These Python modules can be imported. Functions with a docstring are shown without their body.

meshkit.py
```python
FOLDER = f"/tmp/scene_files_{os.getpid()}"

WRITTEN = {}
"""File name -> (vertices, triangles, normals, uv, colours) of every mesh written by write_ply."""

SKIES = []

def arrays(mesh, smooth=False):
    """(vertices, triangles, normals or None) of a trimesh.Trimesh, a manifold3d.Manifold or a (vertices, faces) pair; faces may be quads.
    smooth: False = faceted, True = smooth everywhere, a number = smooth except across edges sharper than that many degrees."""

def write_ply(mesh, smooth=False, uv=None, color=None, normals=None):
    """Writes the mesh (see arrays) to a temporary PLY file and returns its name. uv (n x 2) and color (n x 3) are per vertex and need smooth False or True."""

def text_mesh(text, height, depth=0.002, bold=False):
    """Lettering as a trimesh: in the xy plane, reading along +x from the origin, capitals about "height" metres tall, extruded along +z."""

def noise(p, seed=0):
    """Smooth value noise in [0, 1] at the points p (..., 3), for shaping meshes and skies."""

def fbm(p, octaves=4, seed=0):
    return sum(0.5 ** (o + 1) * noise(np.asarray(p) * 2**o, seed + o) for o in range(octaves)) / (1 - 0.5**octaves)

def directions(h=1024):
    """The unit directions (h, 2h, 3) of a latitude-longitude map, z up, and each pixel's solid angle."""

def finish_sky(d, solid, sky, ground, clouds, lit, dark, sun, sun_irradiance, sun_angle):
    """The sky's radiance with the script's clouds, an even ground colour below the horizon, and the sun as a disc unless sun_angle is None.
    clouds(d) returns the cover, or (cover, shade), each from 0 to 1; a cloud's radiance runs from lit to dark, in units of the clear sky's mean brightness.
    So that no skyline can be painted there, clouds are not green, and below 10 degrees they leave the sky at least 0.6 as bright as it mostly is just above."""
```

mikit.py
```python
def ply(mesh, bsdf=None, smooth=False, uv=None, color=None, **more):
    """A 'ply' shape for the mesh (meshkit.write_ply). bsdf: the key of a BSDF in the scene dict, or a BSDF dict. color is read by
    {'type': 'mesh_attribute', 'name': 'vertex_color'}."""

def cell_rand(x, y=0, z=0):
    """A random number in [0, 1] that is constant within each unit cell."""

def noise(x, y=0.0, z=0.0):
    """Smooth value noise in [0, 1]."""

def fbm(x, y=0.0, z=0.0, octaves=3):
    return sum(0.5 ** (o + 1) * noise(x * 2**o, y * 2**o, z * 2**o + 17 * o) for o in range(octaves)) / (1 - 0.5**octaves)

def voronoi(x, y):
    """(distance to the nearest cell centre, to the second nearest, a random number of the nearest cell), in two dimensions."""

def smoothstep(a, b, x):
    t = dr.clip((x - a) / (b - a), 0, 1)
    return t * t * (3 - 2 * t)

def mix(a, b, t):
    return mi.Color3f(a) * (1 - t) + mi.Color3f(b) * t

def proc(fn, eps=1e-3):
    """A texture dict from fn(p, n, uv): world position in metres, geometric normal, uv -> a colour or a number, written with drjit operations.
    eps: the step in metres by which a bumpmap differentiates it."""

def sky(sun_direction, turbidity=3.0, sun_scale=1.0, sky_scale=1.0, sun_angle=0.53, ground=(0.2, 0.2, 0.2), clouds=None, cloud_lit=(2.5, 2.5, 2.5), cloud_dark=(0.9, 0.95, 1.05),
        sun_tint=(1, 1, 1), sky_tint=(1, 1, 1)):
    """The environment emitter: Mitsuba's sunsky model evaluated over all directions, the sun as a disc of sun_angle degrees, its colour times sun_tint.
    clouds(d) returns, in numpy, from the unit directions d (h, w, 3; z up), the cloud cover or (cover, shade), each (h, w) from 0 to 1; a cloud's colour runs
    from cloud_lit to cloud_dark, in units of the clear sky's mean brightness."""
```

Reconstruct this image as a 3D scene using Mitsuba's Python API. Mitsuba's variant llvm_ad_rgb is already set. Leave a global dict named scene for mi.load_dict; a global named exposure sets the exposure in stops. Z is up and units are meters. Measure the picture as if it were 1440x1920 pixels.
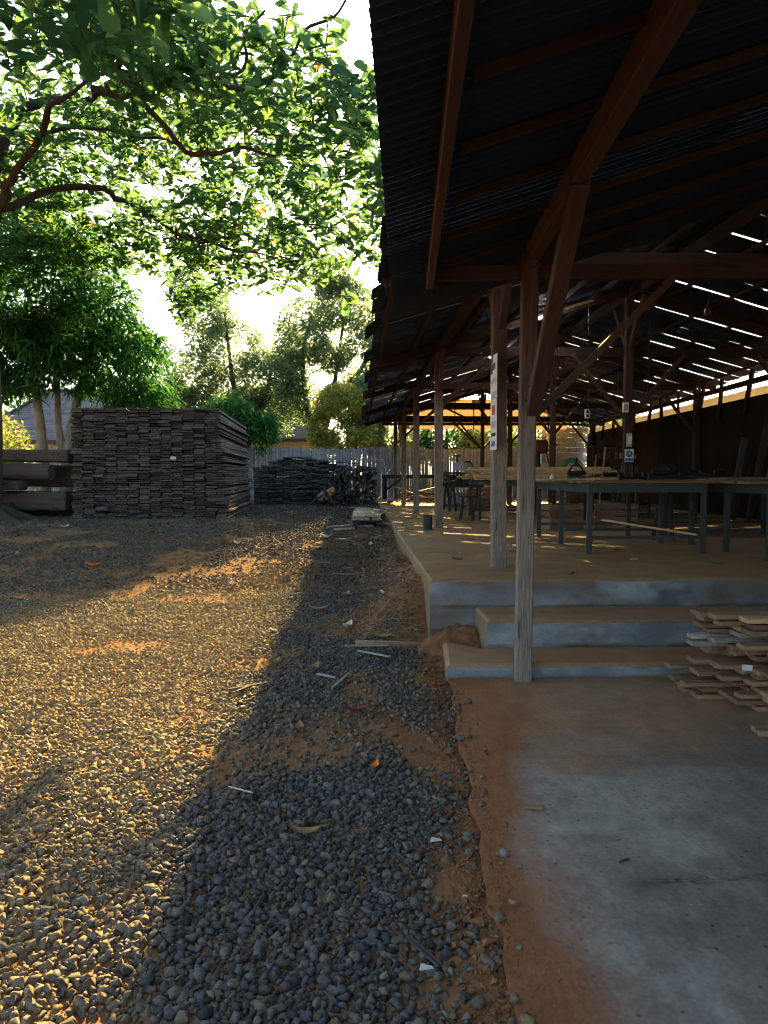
import math, random
import numpy as np, trimesh, drjit as dr, mitsuba as mi, mikit, meshkit
from mikit import noise, fbm, smoothstep, mix, cell_rand, voronoi, proc
T = mi.ScalarTransform4f
rng = np.random.default_rng(7)
random.seed(7)
scene, labels = {}, {}

# ------------------------------------------------------------------ camera, sky, exposure
EL, AZ = math.radians(21.6), math.radians(5.85)
YAW, PITCH = math.radians(1.95), math.radians(-2.84)
FWD = (math.sin(YAW) * math.cos(PITCH), math.cos(YAW) * math.cos(PITCH), math.sin(PITCH))
scene['camera'] = {'type': 'perspective', 'fov': 54.0, 'fov_axis': 'x', 'near_clip': 0.05, 'far_clip': 3000.0,
                   'to_world': T().look_at(origin=[0, 0, 1.5], target=[FWD[0], FWD[1], 1.5 + FWD[2]], up=[0, 0, 1])}
scene['sky'] = mikit.sky((math.sin(AZ) * math.cos(EL), math.cos(AZ) * math.cos(EL), math.sin(EL)), turbidity=3.5, sun_scale=1.0, sky_scale=0.55,
                         sun_tint=(1.0, 0.91, 0.50), sky_tint=(1.07, 1.0, 0.94), clouds=lambda d: 0.15, cloud_lit=(1.5, 1.5, 1.6), ground=(0.12, 0.09, 0.06))
exposure = 4.8

# ------------------------------------------------------------------ helpers
def V3(*a): return np.array(a, float)
def unit(v): v = np.asarray(v, float); return v / (np.linalg.norm(v) + 1e-12)

def numbered(name):
    if name not in USED:
        USED[name] = 0
        return name
    while True:
        USED[name] += 1
        k = f'{name}_{USED[name]:03d}'
        if k not in USED:
            USED[k] = 0
            return k
USED = {}

def put(key, V, F, bsdf, uv=None, smooth=False):
    if smooth is not True and smooth is not False: uv = None
    scene[key] = mikit.ply((np.asarray(V, float), np.asarray(F, int)), bsdf, smooth=smooth, uv=uv)
    return key

def obj(name, V, F, bsdf, parent=None, uv=None, smooth=False, kind=None, label=None):
    key = numbered((parent + '__' if parent else '') + name)
    put(key, V, F, bsdf, uv, smooth)
    if parent and (kind or label):
        labels[key] = {k: v for k, v in (('kind', kind), ('label', label)) if v}
    return key

def thing(name, label, cat, group=None):
    key = numbered(name)
    labels[key] = {'label': label, 'category': cat}
    if group: labels[key]['group'] = group
    return key

def single(name, VF, bsdf, label, cat, group=None, uv=None, smooth=False, kind=None):
    if len(VF) == 3: V, F, uv = VF
    else: V, F = VF
    key = numbered(name)
    put(key, V, F, bsdf, uv, smooth)
    labels[key] = {'label': label, 'category': cat}
    if group: labels[key]['group'] = group
    if kind: labels[key]['kind'] = kind
    return key

def struct(name, V, F, bsdf, uv=None, smooth=False, label=None):
    key = numbered(name)
    put(key, V, F, bsdf, uv, smooth)
    labels[key] = {'kind': 'structure', 'label': label or name.replace('_', ' ')}
    return key

TONE = [0]
def tone_uv(l, w):
    """uv of one wooden piece: a random piece number (tone, grain) folded into u, metres along and across the grain."""
    return np.stack([np.asarray(l) + 50.0 * rng.integers(1, 900), np.asarray(w)], -1)

_SG = np.array([[sx, sy, sz] for sx in (-1, 1) for sy in (-1, 1) for sz in (-1, 1)], float)
def _hull_box(c):
    pts = []
    for s in _SG:
        for a in range(3):
            p = s * 1.0
            q = np.array([1.0, 1.0, 1.0]); q[a] = 0
            pts.append((s, a))
    return pts
def _chamfer_template():
    P = [(s, a) for s in _SG for a in range(3)]           # vertex: corner s, pulled in along every axis but a
    co = np.array([s * np.array([0.9 if k != a else 1.0 for k in range(3)]) for s, a in P])
    h = trimesh.convex.convex_hull(co)
    idx = [int(np.argmin(((co - v) ** 2).sum(1))) for v in h.vertices]
    F = np.array([[idx[i] for i in f] for f in h.faces])
    return P, F
_CP, _CF = _chamfer_template()
_BF = np.array([[0, 1, 3], [0, 3, 2], [4, 6, 7], [4, 7, 5], [0, 4, 5], [0, 5, 1], [2, 3, 7], [2, 7, 6], [0, 2, 6], [0, 6, 4], [1, 5, 7], [1, 7, 3]])

def beam(p0, p1, w, h, up=(0, 0, 1), ch=0.0, jit=0.0):
    """A straight timber from p0 to p1: w across, h along 'up'. Returns V, F, uv."""
    p0, p1 = V3(*p0), V3(*p1)
    d = p1 - p0; L = np.linalg.norm(d); d = d / L
    s = np.cross(d, up); s = s / (np.linalg.norm(s) + 1e-12); u = np.cross(s, d)
    half = np.array([L / 2, w / 2, h / 2])
    if ch > 0:
        loc = np.array([[sg[k] * (half[k] - (0 if k == a else ch)) for k in range(3)] for sg, a in _CP]); F = _CF
    else:
        loc = _SG * half; F = _BF
    loc = loc.copy()
    if jit: 
        loc += rng.normal(0, jit, loc.shape) * np.array([1.0, .6, .6])
    V = (p0 + p1) / 2 + loc[:, :1] * d + loc[:, 1:2] * s + loc[:, 2:] * u
    # keep the winding outward
    if np.dot(np.cross(s, u), d) < 0: F = F[:, ::-1]
    return V, F, tone_uv(loc[:, 0] + L / 2, loc[:, 1] + loc[:, 2] * .7)

def box(c, size, rz=0.0, ch=0.0, tilt=0.0):
    c = V3(*c); L = size[0] / 2
    d = V3(math.cos(rz) * math.cos(tilt), math.sin(rz) * math.cos(tilt), math.sin(tilt)) * L
    return beam(c - d, c + d, size[1], size[2], ch=ch)

def merge(parts):
    Vs, Fs, Us, n = [], [], [], 0
    for p in parts:
        Vs.append(p[0]); Fs.append(np.asarray(p[1]) + n); n += len(p[0])
        Us.append(p[2] if len(p) > 2 else np.zeros((len(p[0]), 2)))
    return np.vstack(Vs), np.vstack(Fs), np.vstack(Us)

def tube(P, R, sides=6, caps=True, closed=False):
    P = np.asarray(P, float); n = len(P); R = np.broadcast_to(R, (n,))
    t = np.gradient(P, axis=0); t /= np.linalg.norm(t, axis=1, keepdims=True) + 1e-12
    a = np.cross(t, [0.13, 0.27, 0.95]); bad = np.linalg.norm(a, axis=1) < .15
    a[bad] = np.cross(t[bad], [1, 0, 0]); a /= np.linalg.norm(a, axis=1, keepdims=True)
    b = np.cross(t, a); g = np.arange(sides) * 2 * np.pi / sides
    V = (P[:, None] + R[:, None, None] * (np.cos(g)[None, :, None] * a[:, None] + np.sin(g)[None, :, None] * b[:, None])).reshape(-1, 3)
    i, j = np.meshgrid(np.arange(n - 1), np.arange(sides), indexing='ij')
    q = np.stack([i * sides + j, i * sides + (j + 1) % sides, (i + 1) * sides + (j + 1) % sides, (i + 1) * sides + j], -1).reshape(-1, 4)
    F = np.vstack([q[:, [0, 1, 2]], q[:, [0, 2, 3]]])
    if caps:
        k = len(V); V = np.vstack([V, P[:1], P[-1:]])
        jj = np.arange(sides); e = (n - 1) * sides
        F = np.vstack([F, np.stack([jj * 0 + k, (jj + 1) % sides, jj], 1), np.stack([jj * 0 + k + 1, e + jj, e + (jj + 1) % sides], 1)])
    l = np.concatenate([[0], np.cumsum(np.linalg.norm(np.diff(P, axis=0), axis=1))])
    uv = np.stack([np.repeat(l, sides), np.tile(g * .1, n)], -1)
    if caps: uv = np.vstack([uv, [[0, 0], [l[-1], 0]]])
    return V, F, uv

def cyl(p0, p1, r, sides=12, r1=None):
    return tube([p0, p1], [r, r if r1 is None else r1], sides)

def lathe(profile, c, sides=20, axis='z'):
    pr = np.asarray(profile, float); g = np.arange(sides) * 2 * np.pi / sides
    V = np.stack([pr[:, None, 0] * np.cos(g), pr[:, None, 0] * np.sin(g), np.broadcast_to(pr[:, 1:2], (len(pr), sides))], -1).reshape(-1, 3)
    if axis == 'x': V = V[:, [2, 0, 1]]
    if axis == 'y': V = V[:, [1, 2, 0]]
    V = V + V3(*c); n = len(pr)
    i, j = np.meshgrid(np.arange(n - 1), np.arange(sides), indexing='ij')
    q = np.stack([i * sides + j, i * sides + (j + 1) % sides, (i + 1) * sides + (j + 1) % sides, (i + 1) * sides + j], -1).reshape(-1, 4)
    return V, np.vstack([q[:, [0, 1, 2]], q[:, [0, 2, 3]]]), np.zeros((len(V), 2))

def smooth_line(pts, k=6):
    """Catmull-Rom through the points."""
    p = np.asarray(pts, float); p = np.vstack([2 * p[0] - p[1], p, 2 * p[-1] - p[-2]]); out = []
    for i in range(1, len(p) - 2):
        t = np.linspace(0, 1, k, endpoint=False)[:, None]
        a, b, c, d = p[i - 1:i + 3]
        out.append(.5 * (2 * b + (c - a) * t + (2 * a - 5 * b + 4 * c - d) * t ** 2 + (3 * b - a - 3 * c + d) * t ** 3))
    return np.vstack(out + [p[-2:-1]])

# ------------------------------------------------------------------ materials
def pr(color, rough=.7, **k):
    c = proc(color) if callable(color) else {'type': 'rgb', 'value': list(color)}
    return {'type': 'twosided', 'bsdf': {'type': 'principled', 'base_color': c, 'roughness': rough, 'specular': k.pop('specular', .3), **k}}
def bumped(bsdf, fn, scale, eps=2e-3):
    b = bsdf['bsdf']
    return {'type': 'twosided', 'bsdf': {'type': 'bumpmap', 'arbitrary': proc(fn, eps), 'scale': scale, 'bsdf': b}}

def wood(c0, c1, c2, streak=40.0):
    def f(p, n, uv):
        k = dr.floor(uv.x / 50.0); l = uv.x - 50.0 * k; t = cell_rand(k, 3.0, 1.0)
        g = noise(l * 2.5, uv.y * streak, k * 7.0); g2 = noise(l * 9.0, uv.y * streak * 4, k * 3.0)
        c = mix(mix(c0, c1, t), c2, smoothstep(.45, .95, g * .65 + g2 * .35))
        return c * (0.72 + 0.5 * g)
    return f
def dry_post(p, n, uv):
    k = dr.floor(uv.x / 50.0); l = uv.x - 50.0 * k
    g = noise(l * 3.0, uv.y * 60.0, k * 7.0); g2 = noise(l * 14.0, uv.y * 220.0, k)
    red = mix((.082, .039, .029), (.042, .021, .016), g)
    grey = mix((.13, .115, .095), (.25, .225, .195), g2)
    w = smoothstep(2.35, 1.1, p.z - .9 * smoothstep(6.0, 7.0, p.y) + 1.1 * (noise(p.x * 9, p.y * 9, p.z * 1.6) - .5))
    kn = voronoi(uv.y * 9.0 + k, l * 1.1)
    knot = smoothstep(.10, .04, kn[0])
    return mix(red, grey, w * .9) * (.85 + .25 * g2) * (1 - .5 * knot)
scene['wood_post'] = pr(dry_post, .75)
scene['wood_red'] = pr(wood((.044, .026, .020), (.078, .038, .028), (.03, .017, .014)), .72)
scene['wood_roof'] = pr(wood((.026, .015, .012), (.042, .022, .017), (.018, .011, .009)), .85)
scene['wood_grey'] = pr(wood((.026, .026, .028), (.135, .125, .118), (.02, .02, .021)), .85)
scene['wood_dark'] = pr(wood((.035, .041, .048), (.15, .16, .172), (.022, .025, .03)), .85)
scene['wood_silver'] = pr(wood((.22, .22, .20), (.34, .32, .28), (.13, .125, .115)), .85)
scene['wood_board'] = pr(wood((.17, .10, .06), (.31, .205, .13), (.105, .058, .038), 30), .6)
scene['wood_pale'] = pr(wood((.44, .29, .14), (.55, .40, .22), (.32, .19, .09), 30), .65)
scene['wood_log'] = pr(wood((.05, .04, .033), (.12, .10, .085), (.025, .02, .018), 25), .9)
scene['fence_wood'] = pr(wood((.19, .225, .26), (.34, .385, .42), (.12, .14, .165), 70), .8)
scene['bark'] = bumped(pr(lambda p, n, uv: mix((.028, .022, .018), (.09, .075, .062), fbm(p.x * 14, p.y * 14, p.z * 4)), .95),
                       lambda p, n, uv: fbm(p.x * 18, p.y * 18, p.z * 5), .02)
scene['bark_pale'] = pr(lambda p, n, uv: mix((.16, .12, .09), (.42, .37, .31), fbm(p.x * 9, p.y * 9, p.z * 6)), .9)

def roof_metal(p, n, uv):
    k = cell_rand(dr.floor(uv.x / 50.0), 5.0, 2.0)
    r = fbm(p.x * 1.7, p.y * 1.7, p.z * 3.0); s = noise(p.x * 3, p.y * 26, 3.0)
    c = mix((.010, .021, .046), (.018, .034, .066), k * .6 + s * .4)
    return mix(c, (.05, .026, .02), smoothstep(.55, .85, r * .7 + k * .3) * .55)
scene['roof_metal'] = pr(roof_metal, .62, metallic=.25)
scene['yellow_sheet'] = {'type': 'principledthin', 'base_color': {'type': 'rgb', 'value': [.85, .58, .22]}, 'roughness': .6, 'diff_trans': 1.5, 'spec_trans': 0.0}
scene['clear_sheet'] = {'type': 'principledthin', 'base_color': {'type': 'rgb', 'value': [.40, .265, .155]}, 'roughness': .6, 'diff_trans': .5, 'spec_trans': 0.0}

def sstep(a, b, x):
    t = np.clip((x - a) / (b - a), 0, 1); return t * t * (3 - 2 * t)

def dirt(p, n, uv):
    a = fbm(p.x * 1.3, p.y * 1.3, 2.0); b = fbm(p.x * 11, p.y * 11, 5.0, 4); v = voronoi(p.x * 42, p.y * 42)
    c = mix((.17, .078, .037), (.30, .155, .075), a) * (.6 + .7 * b)
    far = smoothstep(9.0, 20.0, p.y) 
    g = mix((.05, .05, .053), (.14, .135, .13), v[2])
    c = mix(c, g, far * .92 * smoothstep(.38, .5, b + .25 * far))
    out = smoothstep(34.0, 60.0, dr.abs(p.y) + dr.abs(p.x) * .6)
    return mix(c, (.09, .11, .04), out)
scene['dirt'] = bumped(pr(dirt, .95, specular=.1), lambda p, n, uv: fbm(p.x * 30, p.y * 30, 1.0, 4) * .7 + fbm(p.x * 6, p.y * 6, 3.0) , .03)

def pad_color(p, n, uv):
    e = p.x - (.30 + .065 * p.y)                                    # metres from the pad's left edge
    m = fbm(p.x * 1.6, p.y * 1.6, 4.0, 4); f = fbm(p.x * 8, p.y * 8, 9.0, 4); h = noise(p.x * 90, p.y * 90, 1.0)
    sp_ = voronoi(p.x * 17, p.y * 17)
    con = mix((.19, .17, .15), (.35, .32, .285), smoothstep(.3, .72, m)) * (.70 + .55 * f)
    con = mix(con, (.12, .11, .105), smoothstep(.52, .78, fbm(p.x * 2.1 + 8, p.y * 2.6, 2.0, 5)) * .6)
    con = con * (1 - .55 * smoothstep(.16, .06, sp_[0]) * smoothstep(.86, .9, sp_[2])) + .16 * smoothstep(.10, .03, sp_[0]) * smoothstep(.94, .96, 1 - sp_[2])
    con = con * (.82 + .36 * fbm(p.x * 26, p.y * 9, 6.0, 3))
    con = mix(con, (.10, .085, .075), smoothstep(1.1, 2.6, p.x + .9 * (m - .5)) * .8)  # shade of the right side painted into the concrete colour
    mark = smoothstep(.05, .01, dr.abs(p.y - 2.66 - .05 * (p.x - 1.3))) * smoothstep(.95, 1.1, p.x) * smoothstep(1.75, 1.45, p.x) * noise(p.x * 40, p.y * 160, 0.0)
    con = con * (1 - .55 * mark)
    red = mix((.34, .128, .052), (.22, .080, .032), f)
    tan = mix((.33, .215, .13), (.22, .13, .075), f)
    dl = smoothstep(.42, .12, e + .42 * (m - .5) + .10 * (f - .5))
    db = smoothstep(3.45, 4.25, p.y + 1.1 * (m - .5) + .35 * (f - .5) - .18 * p.x)
    c = mix(con, tan, db * .93)
    c = mix(c, red, dr.minimum(dl + .65 * db * smoothstep(.95, .3, e), 1.0) * .96)
    return c * (.86 + .28 * h)
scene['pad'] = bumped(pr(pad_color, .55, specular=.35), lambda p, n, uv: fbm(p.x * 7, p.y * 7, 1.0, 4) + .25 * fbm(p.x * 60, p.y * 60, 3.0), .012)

def slab_color(p, n, uv):
    m = fbm(p.x * 1.1, p.y * 1.1, p.z * 1.5, 4); f = fbm(p.x * 7, p.y * 7, p.z * 7, 4); h = noise(p.x * 80, p.y * 80, p.z * 80)
    top = mix((.36, .215, .112), (.22, .125, .066), m) * (.75 + .45 * f)
    top = mix(top, (.28, .215, .14), smoothstep(.5, .8, fbm(p.x * .8 + 3, p.y * .8, 7.0)) * .6)
    st = fbm(p.x * 2.3, p.z * 6.0, 3.0, 4)
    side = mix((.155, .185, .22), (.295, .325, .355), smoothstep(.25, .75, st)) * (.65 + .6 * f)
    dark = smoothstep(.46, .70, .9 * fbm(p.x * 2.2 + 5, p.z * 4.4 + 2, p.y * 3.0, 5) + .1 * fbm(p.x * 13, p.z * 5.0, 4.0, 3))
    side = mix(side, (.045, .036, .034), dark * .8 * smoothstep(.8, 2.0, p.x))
    side = mix(side, (.12, .08, .05), smoothstep(.6, .8, m + .3 * f) * .7)
    side = mix(side, (.10, .068, .042), dr.maximum(smoothstep(.05, .005, p.z) , dr.maximum(smoothstep(.035, .0, dr.abs(p.z - .575)), dr.maximum(smoothstep(.04, .0, dr.abs(p.z - .12)), smoothstep(.03, .0, dr.abs(p.z - .33))))) * smoothstep(.25, .6, f) * .85)
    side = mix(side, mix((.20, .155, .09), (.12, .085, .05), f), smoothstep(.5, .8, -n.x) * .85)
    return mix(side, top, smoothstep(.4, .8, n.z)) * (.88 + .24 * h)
scene['slab'] = bumped(pr(slab_color, .8), lambda p, n, uv: fbm(p.x * 9, p.y * 9, p.z * 9, 4), .012)

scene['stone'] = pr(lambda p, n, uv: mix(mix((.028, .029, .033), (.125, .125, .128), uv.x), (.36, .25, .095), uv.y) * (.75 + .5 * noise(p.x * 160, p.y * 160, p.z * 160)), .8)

def leaf(c0, c1, c2, rare=None, trans=1.0, rough=.45):
    def f(p, n, uv):
        t = uv.x
        c = mix(mix(c0, c1, smoothstep(.0, .6, t)), c2, smoothstep(.6, .93, t))
        if rare is not None: c = mix(c, rare, smoothstep(.975, .985, t))
        return c * (.85 + .3 * noise(p.x * 13, p.y * 13, p.z * 13))
    return {'type': 'principledthin', 'base_color': proc(f), 'roughness': rough, 'diff_trans': trans, 'spec_trans': 0.0, 'eta': 1.35}
scene['leaf_almond'] = leaf((.05, .115, .055), (.105, .21, .07), (.31, .37, .085), (.42, .12, .05), 1.75)
scene['leaf_mango'] = leaf((.025, .10, .04), (.05, .17, .05), (.12, .29, .06), None, 1.1)
scene['leaf_far'] = leaf((.13, .21, .13), (.20, .30, .16), (.32, .40, .18), None, 1.6, .6)  # pale leaf colours, the haze over far trees put into the colour
scene['leaf_lime'] = leaf((.20, .30, .07), (.34, .38, .10), (.46, .38, .12), (.55, .25, .05), 1.1, .6)
scene['house_wall'] = pr(lambda p, n, uv: mix((.48, .34, .17), (.60, .45, .25), fbm(p.x, p.y, p.z * .7)), .9)
def tile(p, n, uv):
    r = dr.floor(uv.y * 4.0); c = dr.floor(uv.x * 4.0 + .5 * (r - 2 * dr.floor(r / 2)))
    e = smoothstep(.0, .3, uv.y * 4.0 - r)
    return mix((.10, .095, .105), (.19, .17, .175), cell_rand(c, r, 3.0)) * (.45 + .55 * e)
scene['house_tile'] = pr(tile, .75)
scene['block'] = pr(lambda p, n, uv: mix((.27, .29, .31), (.40, .42, .43), fbm(p.x * 6, p.y * 6, p.z * 6)) * (.85 + .3 * cell_rand(dr.floor(uv.x / 50.), 1., 1.)), .9)
scene['steel'] = pr((.045, .058, .06), .5, metallic=.3)
scene['black_metal'] = pr((.015, .015, .017), .5)
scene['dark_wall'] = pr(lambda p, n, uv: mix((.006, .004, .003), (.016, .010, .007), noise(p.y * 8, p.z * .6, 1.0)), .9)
scene['white_plastic'] = pr((.7, .7, .68), .45)
scene['grey_plastic'] = pr((.33, .34, .35), .5)
scene['blue_paint'] = pr((.03, .13, .42), .5)
scene['dark_red'] = pr((.09, .018, .014), .5)
scene['red_paint'] = pr((.38, .04, .025), .5)
scene['green_hose'] = pr((.02, .30, .11), .4)
scene['paper'] = pr((.55, .54, .51), .8)
scene['dry_leaf'] = pr(wood((.30, .17, .08), (.42, .28, .15), (.2, .1, .05)), .8)
scene['orange_leaf'] = pr((.72, .24, .03), .6)
scene['red_leaf'] = pr((.20, .04, .035), .6)
scene['pipe'] = pr((.45, .47, .5), .4, metallic=.6)
scene['lamp_glow'] = pr((.9, .9, .9), .4)

# ------------------------------------------------------------------ ground
def zbase(x, y):
    x, y = np.asarray(x, float), np.asarray(y, float)
    z = .53 * sstep(6.1, 15.0, y)
    side = sstep(-.02, .60, x + .12 * np.sin(y * 2.1)) * sstep(6.6, 7.5, y) * sstep(16., 9., y)         # bank of earth along the slab
    return z + .50 * side * (1 - sstep(6.1, 13.0, y))
def zground(x, y):
    x, y = np.asarray(x, float), np.asarray(y, float)
    p = np.stack([x, y, 0 * x], -1)
    n1 = (meshkit.fbm(p * .9, 3, 1) - .5) * .07 + (meshkit.fbm(p * 6, 3, 2) - .5) * .03
    pad = sstep(.28, .40, x - .065 * y) * sstep(7.2, 6.2, y)
    track = -.02 * np.exp(-((x + 1.6) / .35) ** 2) - .02 * np.exp(-((x + 3.1) / .35) ** 2)
    near = sstep(60, 30, np.abs(y) + np.abs(x))
    return zbase(x, y) + (n1 + track) * near * (1 - pad) - .05 * pad
gx = np.concatenate([[-600, -200, -80, -40, -25, -16, -12], np.arange(-9, -4, .12), np.arange(-4, 1.2, .04), np.arange(1.2, 4, .3), [5, 8, 12, 20, 40, 100, 600]])
gy = np.concatenate([[-600, -150, -50, -20, -8, -4, -2, 0], np.arange(.6, 9, .04), np.arange(9, 18, .08), np.arange(18, 32, .35), [34, 38, 45, 60, 90, 150, 300, 900]])
GX, GY = np.meshgrid(gx, gy)
def grid_faces(ny, nx):
    i, j = np.meshgrid(np.arange(ny - 1), np.arange(nx - 1), indexing='ij')
    a = i * nx + j
    return np.stack([a, a + 1, a + nx + 1, a + nx], -1).reshape(-1, 4)
q = grid_faces(*GX.shape)
struct('ground', np.stack([GX, GY, zground(GX, GY)], -1).reshape(-1, 3), np.vstack([q[:, [0, 1, 2]], q[:, [0, 2, 3]]]), 'dirt', smooth=True, label='reddish dirt yard under the gravel')

# gravel: single stones
def stone_shapes(n, k):
    out = []
    for i in range(n):
        p = rng.normal(0, 1, (k, 3)); p /= np.linalg.norm(p, axis=1, keepdims=True); p *= rng.uniform(.86, 1.06, (k, 1)) * np.array([1.0, .8, .62])
        h = trimesh.convex.convex_hull(p); out.append((np.array(h.vertices), np.array(h.faces)))
    return out
def scatter(shapes, pos, size, col):
    which = rng.integers(0, len(shapes), len(pos)); Vs, Fs, Us, n = [], [], [], 0
    for k, (v, f) in enumerate(shapes):
        m = which == k; c = m.sum()
        if not c: continue
        q = rng.normal(0, 1, (c, 4)) * np.array([1, .35, .35, 1]); q /= np.linalg.norm(q, axis=1, keepdims=True)
        w, x, y, z = q.T
        R = np.stack([1 - 2 * (y * y + z * z), 2 * (x * y - z * w), 2 * (x * z + y * w), 2 * (x * y + z * w), 1 - 2 * (x * x + z * z), 2 * (y * z - x * w), 2 * (x * z - y * w), 2 * (y * z + x * w), 1 - 2 * (x * x + y * y)], -1).reshape(-1, 3, 3)
        vv = np.einsum('nij,kj->nki', R, v) * size[m][:, None, None] + pos[m][:, None]
        Vs.append(vv.reshape(-1, 3)); Fs.append((f[None] + (np.arange(c) * len(v))[:, None, None] + n).reshape(-1, 3)); n += c * len(v)
        Us.append(np.repeat(col[m], len(v), 0))
    return np.vstack(Vs), np.vstack(Fs), np.vstack(Us)
parts = []
def sow(y0, y1, dens, size, shapes, xmin):
    step = 1 / math.sqrt(dens); xs = np.arange(xmin, .75, step); ys = np.arange(y0, y1, step)
    X, Y = np.meshgrid(xs, ys); X = X.ravel() + rng.uniform(-.5, .5, X.size) * step; Y = Y.ravel() + rng.uniform(-.5, .5, Y.size) * step
    keep = X > -.52 * Y - 1.0
    pad = X - (.30 + .065 * Y)
    spill = (Y < 6.3) & (pad > 0) & (pad < .28) & (rng.uniform(size=X.size) < .05 * np.exp(-pad / .09))
    keep &= np.where(Y < 6.6, pad < .0, X < .60)
    p = np.stack([X, Y, 0 * X], -1)
    bare = meshkit.fbm(p * 1.5, 3, 11)
    right = sstep(-.42, -.02, np.where(Y < 6.6, pad, X - .62) + (bare - .5) * .5)
    lit = sstep(-.8, -1.4, X) * .12
    keep &= rng.uniform(0, 1, X.size) > np.clip(sstep(.59, .70, bare) * .72 + right * .80 + lit, 0, .97)
    keep |= spill
    X, Y, bare, right = X[keep], Y[keep], bare[keep], right[keep]
    s = size * np.minimum(rng.lognormal(-.04, .36, X.size), 1.65)
    z = np.where((Y < 6.6) & (X > .30 + .065 * Y), .012 + .25 * s, zground(X, Y)) + s * rng.uniform(-.15, .55, X.size) * np.where(X < -.8, .6, 1.0)
    col = np.stack([np.clip(rng.normal(.42, .26, X.size), 0, 1), np.clip(rng.normal(.05, .10, X.size) + .18 * sstep(.5, .7, bare) + .12 * right + .50 * sstep(-.45, -1.2, X + .3 * (bare - .5)) * sstep(10.6, 8.4, Y - .9 * (X + 2)) * (.55 + .45 * sstep(-5, -3.2, X)) * (.45 + .55 * sstep(2.3, 5.2, Y)), 0, .95)], -1)  # traffic dust; its tan also paints the sunlit lane brighter
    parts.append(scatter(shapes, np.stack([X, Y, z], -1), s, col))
sh_near, sh_far = stone_shapes(14, 16), stone_shapes(8, 8)
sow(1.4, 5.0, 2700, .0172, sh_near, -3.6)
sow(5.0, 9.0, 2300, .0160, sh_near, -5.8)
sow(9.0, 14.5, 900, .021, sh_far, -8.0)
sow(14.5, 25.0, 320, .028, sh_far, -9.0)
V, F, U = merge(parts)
single('gravel', (V, F), 'stone', 'dark grey crushed stone gravel spread over the yard', 'gravel', uv=U, smooth=True, kind='stuff')

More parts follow.
